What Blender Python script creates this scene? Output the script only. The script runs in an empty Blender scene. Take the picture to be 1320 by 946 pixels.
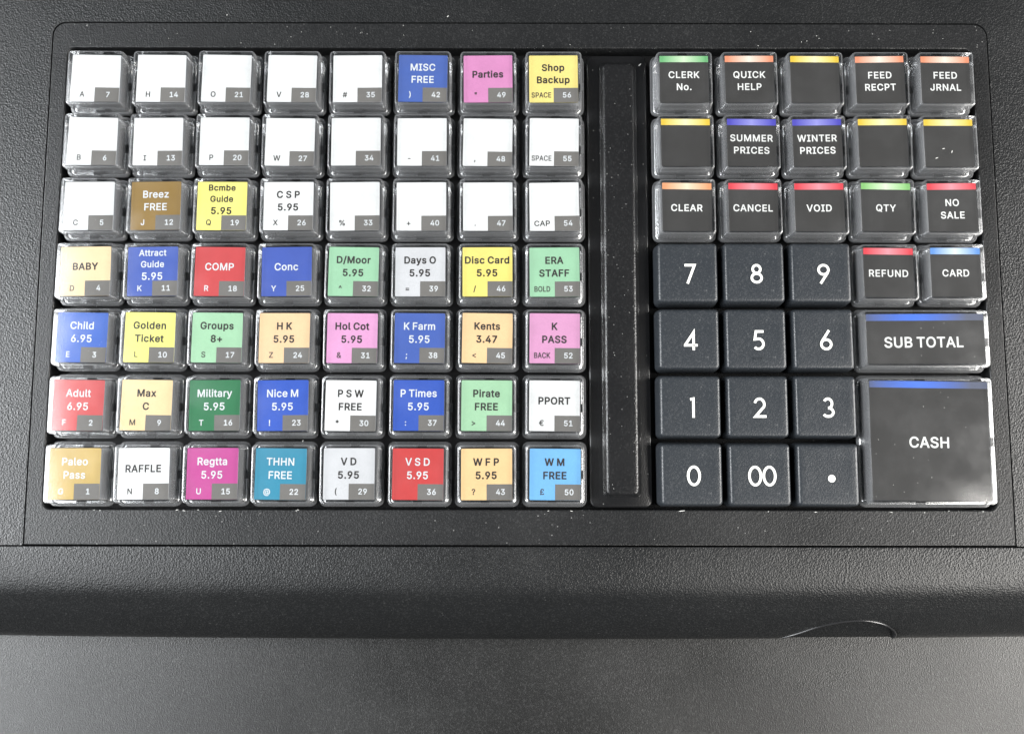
import bpy, bmesh, math, random
from mathutils import Matrix, Vector
from mathutils.geometry import tessellate_polygon
random.seed(7)
S = 0.001                       # everything below is written in millimetres
sc = bpy.context.scene
COL = sc.collection

# ------------------------------------------------------------------ camera
cd = bpy.data.cameras.new('camera'); cam = bpy.data.objects.new('camera', cd); COL.objects.link(cam)
Rf = ((0.999998058, -0.00152953931, -0.00124249028),
      (0.00165739054, 0.993882861, 0.110426954),
      (0.00106598743, -0.110428799, 0.993883466))   # rows: right, down, forward (x right, y down the board, z into it)
ax = lambda r: Vector((r[0], -r[1], -r[2]))
cx_, cy_, cz_ = ax(Rf[0]), -ax(Rf[1]), -ax(Rf[2])
M = Matrix((( cx_.x, cy_.x, cz_.x, 121.06617*S), (cx_.y, cy_.y, cz_.y, -112.90108*S), (cx_.z, cy_.z, cz_.z, 264.749*S), (0, 0, 0, 1)))
cam.matrix_world = M
cd.sensor_width = 36; cd.sensor_fit = 'HORIZONTAL'
cd.lens = 1193.964/1320*36
cd.shift_y = -(473-472)/1320
cd.clip_start = 0.01; cd.clip_end = 20
sc.camera = cam
sc.view_settings.view_transform = 'Standard'; sc.view_settings.look = 'None'
sc.view_settings.exposure = 0; sc.view_settings.gamma = 1
sc.cycles.max_bounces = 12; sc.cycles.transparent_max_bounces = 24
sc.cycles.glossy_bounces = 4; sc.cycles.diffuse_bounces = 3
sc.cycles.use_denoising = True
sc.cycles.caustics_reflective = False

# ------------------------------------------------------------------ room light
w = bpy.data.worlds.new('World'); sc.world = w; w.use_nodes = True
bg = w.node_tree.nodes['Background']; bg.inputs[0].default_value = (0.86, 0.93, 1.0, 1); bg.inputs[1].default_value = 0.13
def area(name, loc, target, sx, sy, watts, col):
    l = bpy.data.lights.new(name, 'AREA'); l.shape = 'RECTANGLE'; l.size = sx*S; l.size_y = sy*S; l.energy = watts; l.color = col
    o = bpy.data.objects.new(name, l); COL.objects.link(o)
    z = (Vector(loc)-Vector(target)).normalized()
    x = Vector((0, 1, 0)).cross(z).normalized(); y = z.cross(x)
    o.matrix_world = Matrix(((x.x, y.x, z.x, loc[0]*S), (x.y, y.y, z.y, loc[1]*S), (x.z, y.z, z.z, loc[2]*S), (0, 0, 0, 1)))
    return o
area('window_light', (-760, -50, 430), (100, -57, 0), 320, 340, 11.8, (0.96, 0.98, 1.0))
area('room_light', (990, -57, 430), (130, -57, 0), 300, 340, 10.6, (1.0, 0.98, 0.95))
area('window_sheen', (-480, -170, 600), (60, -60, 0), 250, 940, 9.5, (0.95, 0.98, 1.0))
area('ceiling_sheen', (820, -470, 640), (180, -90, 0), 280, 660, 12.0, (1.0, 0.97, 0.92))

# ------------------------------------------------------------------ materials
def lin(c):
    f = lambda v: (v/255/12.92) if v/255 <= 0.04045 else ((v/255+0.055)/1.055)**2.4
    return tuple(f(v) for v in c)
def mat(name):
    m = bpy.data.materials.new(name); m.use_nodes = True
    nt = m.node_tree; p = nt.nodes['Principled BSDF']
    return m, nt, p
def coords(nt, scale):
    t = nt.nodes.new('ShaderNodeTexCoord'); mp = nt.nodes.new('ShaderNodeMapping'); mp.inputs['Scale'].default_value = (scale,)*3
    nt.links.new(t.outputs['Object'], mp.inputs[0]); return mp
def grain_plastic(name, col, rough, size, height, spec=0.5, speck=0.0, fine=0.0):
    m, nt, p = mat(name)
    L = nt.links.new
    mp = coords(nt, 1/S)
    n1 = nt.nodes.new('ShaderNodeTexNoise'); n1.inputs['Scale'].default_value = 1/size; n1.inputs['Detail'].default_value = 3; n1.inputs['Roughness'].default_value = 0.6; n1.inputs['Distortion'].default_value = 0.0
    v = nt.nodes.new('ShaderNodeTexVoronoi'); v.feature = 'F1'; v.inputs['Scale'].default_value = 0.75/size
    L(mp.outputs[0], n1.inputs[0]); L(mp.outputs[0], v.inputs['Vector'])
    a = nt.nodes.new('ShaderNodeMath'); a.operation = 'ADD'; L(n1.outputs[0], a.inputs[0]); L(v.outputs['Distance'], a.inputs[1])
    b = nt.nodes.new('ShaderNodeBump'); b.inputs['Strength'].default_value = 1.0; b.inputs['Distance'].default_value = height*S
    L(a.outputs[0], b.inputs['Height']); L(b.outputs[0], p.inputs['Normal'])
    # slow variation of colour and polish (handling wear)
    n2 = nt.nodes.new('ShaderNodeTexNoise'); n2.inputs['Scale'].default_value = 0.03; n2.inputs['Detail'].default_value = 5
    L(mp.outputs[0], n2.inputs[0])
    r = nt.nodes.new('ShaderNodeMapRange'); r.inputs[1].default_value = 0.3; r.inputs[2].default_value = 0.7; r.inputs[3].default_value = rough-0.06; r.inputs[4].default_value = rough+0.06
    L(n2.outputs[0], r.inputs[0]); L(r.outputs[0], p.inputs['Roughness'])
    base = tuple(col)+(1,)
    mix = nt.nodes.new('ShaderNodeMix'); mix.data_type = 'RGBA'
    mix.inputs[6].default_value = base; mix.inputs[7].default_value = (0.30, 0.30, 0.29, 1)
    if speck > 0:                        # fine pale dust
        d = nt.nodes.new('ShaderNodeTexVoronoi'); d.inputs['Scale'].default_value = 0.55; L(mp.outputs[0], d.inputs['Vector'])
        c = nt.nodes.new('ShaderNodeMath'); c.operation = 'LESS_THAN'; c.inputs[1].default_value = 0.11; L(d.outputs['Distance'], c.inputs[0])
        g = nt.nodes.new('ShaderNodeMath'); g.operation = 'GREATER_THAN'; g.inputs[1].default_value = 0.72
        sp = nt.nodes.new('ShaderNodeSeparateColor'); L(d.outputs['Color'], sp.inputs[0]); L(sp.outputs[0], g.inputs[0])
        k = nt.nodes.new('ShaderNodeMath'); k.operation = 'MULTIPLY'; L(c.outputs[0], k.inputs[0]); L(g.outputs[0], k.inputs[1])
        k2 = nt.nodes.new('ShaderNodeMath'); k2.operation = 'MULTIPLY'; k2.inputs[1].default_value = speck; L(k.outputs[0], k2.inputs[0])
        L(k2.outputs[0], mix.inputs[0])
    else:
        mix.inputs[0].default_value = 0
    if fine:                             # pale cells: rubbed grain tips, with the grain's specular sparkle painted into colour
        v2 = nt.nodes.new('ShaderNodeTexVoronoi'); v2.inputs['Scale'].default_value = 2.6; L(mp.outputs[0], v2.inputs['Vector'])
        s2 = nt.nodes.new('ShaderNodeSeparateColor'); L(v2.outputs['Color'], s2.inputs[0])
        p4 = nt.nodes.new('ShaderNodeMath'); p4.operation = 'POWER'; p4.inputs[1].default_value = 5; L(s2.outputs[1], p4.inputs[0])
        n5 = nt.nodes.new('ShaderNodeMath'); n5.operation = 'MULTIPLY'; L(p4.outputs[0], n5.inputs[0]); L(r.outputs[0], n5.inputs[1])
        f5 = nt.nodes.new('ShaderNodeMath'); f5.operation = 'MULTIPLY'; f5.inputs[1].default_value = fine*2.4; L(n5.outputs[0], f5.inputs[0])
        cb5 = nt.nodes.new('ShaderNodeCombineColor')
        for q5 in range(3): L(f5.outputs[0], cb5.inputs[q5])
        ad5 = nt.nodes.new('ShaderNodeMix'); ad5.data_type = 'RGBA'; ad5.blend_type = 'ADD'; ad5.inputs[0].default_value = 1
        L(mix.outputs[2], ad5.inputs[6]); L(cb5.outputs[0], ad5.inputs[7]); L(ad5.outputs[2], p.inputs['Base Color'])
    else: L(mix.outputs[2], p.inputs['Base Color'])
    p.inputs['Specular IOR Level'].default_value = spec
    return m
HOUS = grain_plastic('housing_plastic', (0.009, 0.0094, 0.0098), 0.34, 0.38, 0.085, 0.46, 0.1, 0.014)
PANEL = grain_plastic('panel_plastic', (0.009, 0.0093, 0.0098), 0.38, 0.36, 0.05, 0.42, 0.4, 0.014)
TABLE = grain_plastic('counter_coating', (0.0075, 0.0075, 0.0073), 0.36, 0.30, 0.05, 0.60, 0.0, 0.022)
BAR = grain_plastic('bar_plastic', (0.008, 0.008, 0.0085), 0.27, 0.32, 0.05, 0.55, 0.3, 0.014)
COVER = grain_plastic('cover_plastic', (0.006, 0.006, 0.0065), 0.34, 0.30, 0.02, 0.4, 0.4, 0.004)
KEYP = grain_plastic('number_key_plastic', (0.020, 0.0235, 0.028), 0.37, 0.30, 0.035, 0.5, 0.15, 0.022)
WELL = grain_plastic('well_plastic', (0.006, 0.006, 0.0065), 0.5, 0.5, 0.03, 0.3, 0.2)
BEADP = grain_plastic('highlight_bead_plastic', (0.02, 0.02, 0.021), 0.22, 0.3, 0.005, 0.6)
def pillar_mat():
    m, nt, p = mat('key_body_plastic'); p.inputs['Base Color'].default_value = (0.075, 0.078, 0.083, 1); p.inputs['Roughness'].default_value = 0.28
    return m
PILLAR = pillar_mat()
def clear_mat(name, edge):
    m, nt, p = mat(name); nt.nodes.remove(p)
    out = nt.nodes['Material Output']; L = nt.links.new
    tr = nt.nodes.new('ShaderNodeBsdfTransparent'); tr.inputs[0].default_value = (0.96, 0.965, 0.97, 1)
    gl = nt.nodes.new('ShaderNodeBsdfGlossy'); gl.inputs['Roughness'].default_value = 0.13; gl.inputs[0].default_value = (1, 1, 1, 1) if edge else (1, 1, 1, 1)
    df = nt.nodes.new('ShaderNodeBsdfDiffuse'); df.inputs[0].default_value = (0.62, 0.63, 0.65, 1)
    lw = nt.nodes.new('ShaderNodeLayerWeight'); lw.inputs[0].default_value = 0.5
    if edge: fr = nt.nodes.new('ShaderNodeFresnel'); fr.inputs[0].default_value = 1.49
    else:
      p5 = nt.nodes.new('ShaderNodeMath'); p5.operation = 'POWER'; p5.inputs[1].default_value = 4.0; L(lw.outputs['Facing'], p5.inputs[0])
      fr = nt.nodes.new('ShaderNodeMath'); fr.operation = 'MULTIPLY_ADD'; fr.inputs[1].default_value = 0.9; fr.inputs[2].default_value = 0.045; L(p5.outputs[0], fr.inputs[0])
    pw = nt.nodes.new('ShaderNodeMath'); pw.operation = 'POWER'; pw.inputs[1].default_value = 3.0; L(lw.outputs['Facing'], pw.inputs[0])
    sc_ = nt.nodes.new('ShaderNodeMath'); sc_.operation = 'MULTIPLY'; sc_.inputs[1].default_value = 0.42 if edge else 0.1; L(pw.outputs[0], sc_.inputs[0])
    ad = nt.nodes.new('ShaderNodeMath'); ad.operation = 'ADD'; ad.inputs[1].default_value = 0.095 if edge else 0.0; L(sc_.outputs[0], ad.inputs[0])
    mpa = coords(nt, 1/S); na = nt.nodes.new('ShaderNodeTexNoise'); na.inputs['Scale'].default_value = 0.07; na.inputs['Detail'].default_value = 6; na.inputs['Roughness'].default_value = 0.62
    oi = nt.nodes.new('ShaderNodeObjectInfo'); ka = nt.nodes.new('ShaderNodeMath'); ka.operation = 'MULTIPLY'; ka.inputs[1].default_value = 77; L(oi.outputs['Random'], ka.inputs[0])
    va = nt.nodes.new('ShaderNodeVectorMath'); L(mpa.outputs[0], va.inputs[0]); L(ka.outputs[0], va.inputs[1]); L(va.outputs[0], na.inputs[0])
    ra = nt.nodes.new('ShaderNodeMapRange'); ra.inputs[1].default_value = 0.42; ra.inputs[2].default_value = 0.72; ra.inputs[3].default_value = 0.0; ra.inputs[4].default_value = 0.009; L(na.outputs[0], ra.inputs[0])
    a2 = nt.nodes.new('ShaderNodeMath'); L(ad.outputs[0], a2.inputs[0]); L(ra.outputs[0], a2.inputs[1]); ad = a2
    rg = nt.nodes.new('ShaderNodeMapRange'); rg.inputs[1].default_value = 0.35; rg.inputs[2].default_value = 0.7; rg.inputs[3].default_value = 0.17 if edge else 0.12; rg.inputs[4].default_value = 0.26; L(na.outputs[0], rg.inputs[0])
    L(rg.outputs[0], gl.inputs['Roughness'])
    m1 = nt.nodes.new('ShaderNodeMixShader'); L(ad.outputs[0], m1.inputs[0]); L(tr.outputs[0], m1.inputs[1]); L(df.outputs[0], m1.inputs[2])
    m2 = nt.nodes.new('ShaderNodeMixShader'); L(fr.outputs[0], m2.inputs[0]); L(m1.outputs[0], m2.inputs[1]); L(gl.outputs[0], m2.inputs[2])
    mp = coords(nt, 1/S)
    n = nt.nodes.new('ShaderNodeTexNoise'); n.inputs['Scale'].default_value = 0.12; n.inputs['Detail'].default_value = 3; L(mp.outputs[0], n.inputs[0])
    b = nt.nodes.new('ShaderNodeBump'); b.inputs['Distance'].default_value = 0.008*S; L(n.outputs[0], b.inputs['Height'])
    if not edge: L(b.outputs[0], gl.inputs['Normal'])
    L(m2.outputs[0], out.inputs[0])
    return m
CLEAR = clear_mat('clear_acrylic', True); CLEART = clear_mat('clear_acrylic_window', False)
PAP = {}
def paper(rgb, gain=0.80):
    key = (rgb, gain)
    if key in PAP: return PAP[key]
    m, nt, p = mat('printed_paper_%d_%d_%d' % rgb)
    c = lin(rgb)
    if rgb[2] > 190 and rgb[0] < 80: c = (c[0], c[1]*1.12, c[2]*0.80)
    g_ = sum(c)/3; c = tuple((v*0.88+g_*0.12)*gain for v in c); L = nt.links.new
    mp = coords(nt, 1/S); n = nt.nodes.new('ShaderNodeTexNoise'); n.inputs['Scale'].default_value = 2.2; n.inputs['Detail'].default_value = 4; L(mp.outputs[0], n.inputs[0])
    mx = nt.nodes.new('ShaderNodeMix'); mx.data_type = 'RGBA'
    mx.inputs[6].default_value = tuple(v*0.90 for v in c)+(1,); mx.inputs[7].default_value = tuple(min(v*1.08, .9) for v in c)+(1,)
    L(n.outputs[0], mx.inputs[0])
    n3 = nt.nodes.new('ShaderNodeTexNoise'); n3.inputs['Scale'].default_value = 0.16; n3.inputs['Detail'].default_value = 3
    oi = nt.nodes.new('ShaderNodeObjectInfo'); vm = nt.nodes.new('ShaderNodeVectorMath'); vm.operation = 'ADD'
    k9 = nt.nodes.new('ShaderNodeMath'); k9.operation = 'MULTIPLY'; k9.inputs[1].default_value = 90; L(oi.outputs['Random'], k9.inputs[0])
    L(mp.outputs[0], vm.inputs[0]); L(k9.outputs[0], vm.inputs[1]); L(vm.outputs[0], n3.inputs[0])
    ht = nt.nodes.new('ShaderNodeHueSaturation'); mr = nt.nodes.new('ShaderNodeMapRange'); mr.inputs[3].default_value = 0.88; mr.inputs[4].default_value = 1.1
    L(n3.outputs[0], mr.inputs[0])
    mr2 = nt.nodes.new('ShaderNodeMapRange'); mr2.inputs[3].default_value = 0.95; mr2.inputs[4].default_value = 1.03; L(oi.outputs['Random'], mr2.inputs[0])
    m3 = nt.nodes.new('ShaderNodeMath'); m3.operation = 'MULTIPLY'; L(mr.outputs[0], m3.inputs[0]); L(mr2.outputs[0], m3.inputs[1])
    L(m3.outputs[0], ht.inputs['Value']); L(mx.outputs[2], ht.inputs['Color']); L(ht.outputs[0], p.inputs['Base Color'])
    p.inputs['Roughness'].default_value = 0.65; p.inputs['Specular IOR Level'].default_value = 0.3
    PAP[key] = m; return m
def gradient(name, edge, mid, x0, half, power=1.0):
    """printed band: pale in the middle, full colour at both ends"""
    m, nt, p = mat(name); L = nt.links.new
    mp = coords(nt, 1/S); sx = nt.nodes.new('ShaderNodeSeparateXYZ'); L(mp.outputs[0], sx.inputs[0])
    s1 = nt.nodes.new('ShaderNodeMath'); s1.operation = 'SUBTRACT'; s1.inputs[1].default_value = x0; L(sx.outputs[0], s1.inputs[0])
    a = nt.nodes.new('ShaderNodeMath'); a.operation = 'ABSOLUTE'; L(s1.outputs[0], a.inputs[0])
    d = nt.nodes.new('ShaderNodeMath'); d.operation = 'DIVIDE'; d.inputs[1].default_value = half; d.use_clamp = True; L(a.outputs[0], d.inputs[0])
    pw = nt.nodes.new('ShaderNodeMath'); pw.operation = 'POWER'; pw.inputs[1].default_value = power; L(d.outputs[0], pw.inputs[0])
    mx = nt.nodes.new('ShaderNodeMix'); mx.data_type = 'RGBA'
    mx.inputs[6].default_value = tuple(v*.85 for v in lin(mid))+(1,); mx.inputs[7].default_value = tuple(v*.85 for v in lin(edge))+(1,)
    L(pw.outputs[0], mx.inputs[0]); L(mx.outputs[2], p.inputs['Base Color']); p.inputs['Roughness'].default_value = 0.6
    return m
DARKP = paper((60, 58, 56)); GREYP = paper((120, 116, 111)); INKD = paper((52, 48, 46)); INKM = paper((70, 66, 63))
INKL = paper((226, 230, 232)); INKW = paper((248, 248, 244)); DIGIT = paper((240, 240, 235), 0.82)
LINT = paper((225, 225, 220))

# ------------------------------------------------------------------ mesh helpers
def link(name, me, mats, parent=None):
    for m in mats: me.materials.append(m)
    o = bpy.data.objects.new(name, me); COL.objects.link(o)
    if parent: o.parent = parent
    return o
def mesh(name, verts, faces, mi=None, smooth=False):
    me = bpy.data.meshes.new(name); me.from_pydata([(x*S, y*S, z*S) for x, y, z in verts], [], faces)
    if mi:
        for p, i in zip(me.polygons, mi): p.material_index = i
    if smooth:
        for p in me.polygons: p.use_smooth = True
    me.update(); return me
def rrect(hx, hy, r, seg=5, cx=0, cy=0):
    pts = []
    for (sx, sy, a0) in ((1, 1, 0), (-1, 1, 90), (-1, -1, 180), (1, -1, 270)):
        for k in range(seg+1):
            a = math.radians(a0+90*k/seg)
            pts.append((cx+sx*(hx-r)+r*math.cos(a), cy+sy*(hy-r)+r*math.sin(a)))
    return pts
class MB:
    def __init__(s): s.v = []; s.f = []; s.m = []
    def loft(s, rings, m=0, cap0=True, cap1=True, close=False):
        n = len(rings[0]); b = len(s.v)
        for r in rings: s.v += r
        R = len(rings)
        for i in range(R-1 if not close else R):
            j = (i+1) % R
            for k in range(n):
                l = (k+1) % n
                s.f.append((b+i*n+k, b+i*n+l, b+j*n+l, b+j*n+k)); s.m.append(m)
        if cap0: s.f.append(tuple(b+k for k in reversed(range(n)))); s.m.append(m)
        if cap1: s.f.append(tuple(b+(R-1)*n+k for k in range(n))); s.m.append(m)
    def poly(s, outer, holes, z, m=0):
        loops = [outer]+holes
        flat = [p for l in loops for p in l]
        b = len(s.v); s.v += [(x, y, z) for x, y in flat]
        for t in tessellate_polygon([[Vector((x, y, 0)) for x, y in l] for l in loops]):
            a, c, d = [flat[i] for i in t]
            if (c[0]-a[0])*(d[1]-a[1])-(c[1]-a[1])*(d[0]-a[0]) < 0: t = t[::-1]
            s.f.append(tuple(b+i for i in t)); s.m.append(m)
    def rect(s, x0, y0, x1, y1, z, m=0):
        b = len(s.v); s.v += [(x0, y0, z), (x1, y0, z), (x1, y1, z), (x0, y1, z)]; s.f.append((b, b+1, b+2, b+3)); s.m.append(m)
    def mesh(s, name, smooth=False): return mesh(name, s.v, s.f, s.m, smooth)
def ring(pts, z): return [(x, y, z) for x, y in pts]
def smooth_by_angle(me, deg=35):
    bm = bmesh.new(); bm.from_mesh(me)
    bmesh.ops.recalc_face_normals(bm, faces=bm.faces)
    for f in bm.faces: f.smooth = True
    for e in bm.edges:
        if len(e.link_faces) == 2 and e.calc_face_angle(0) > math.radians(deg): e.smooth = False
    bm.to_mesh(me); bm.free(); return me

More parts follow.
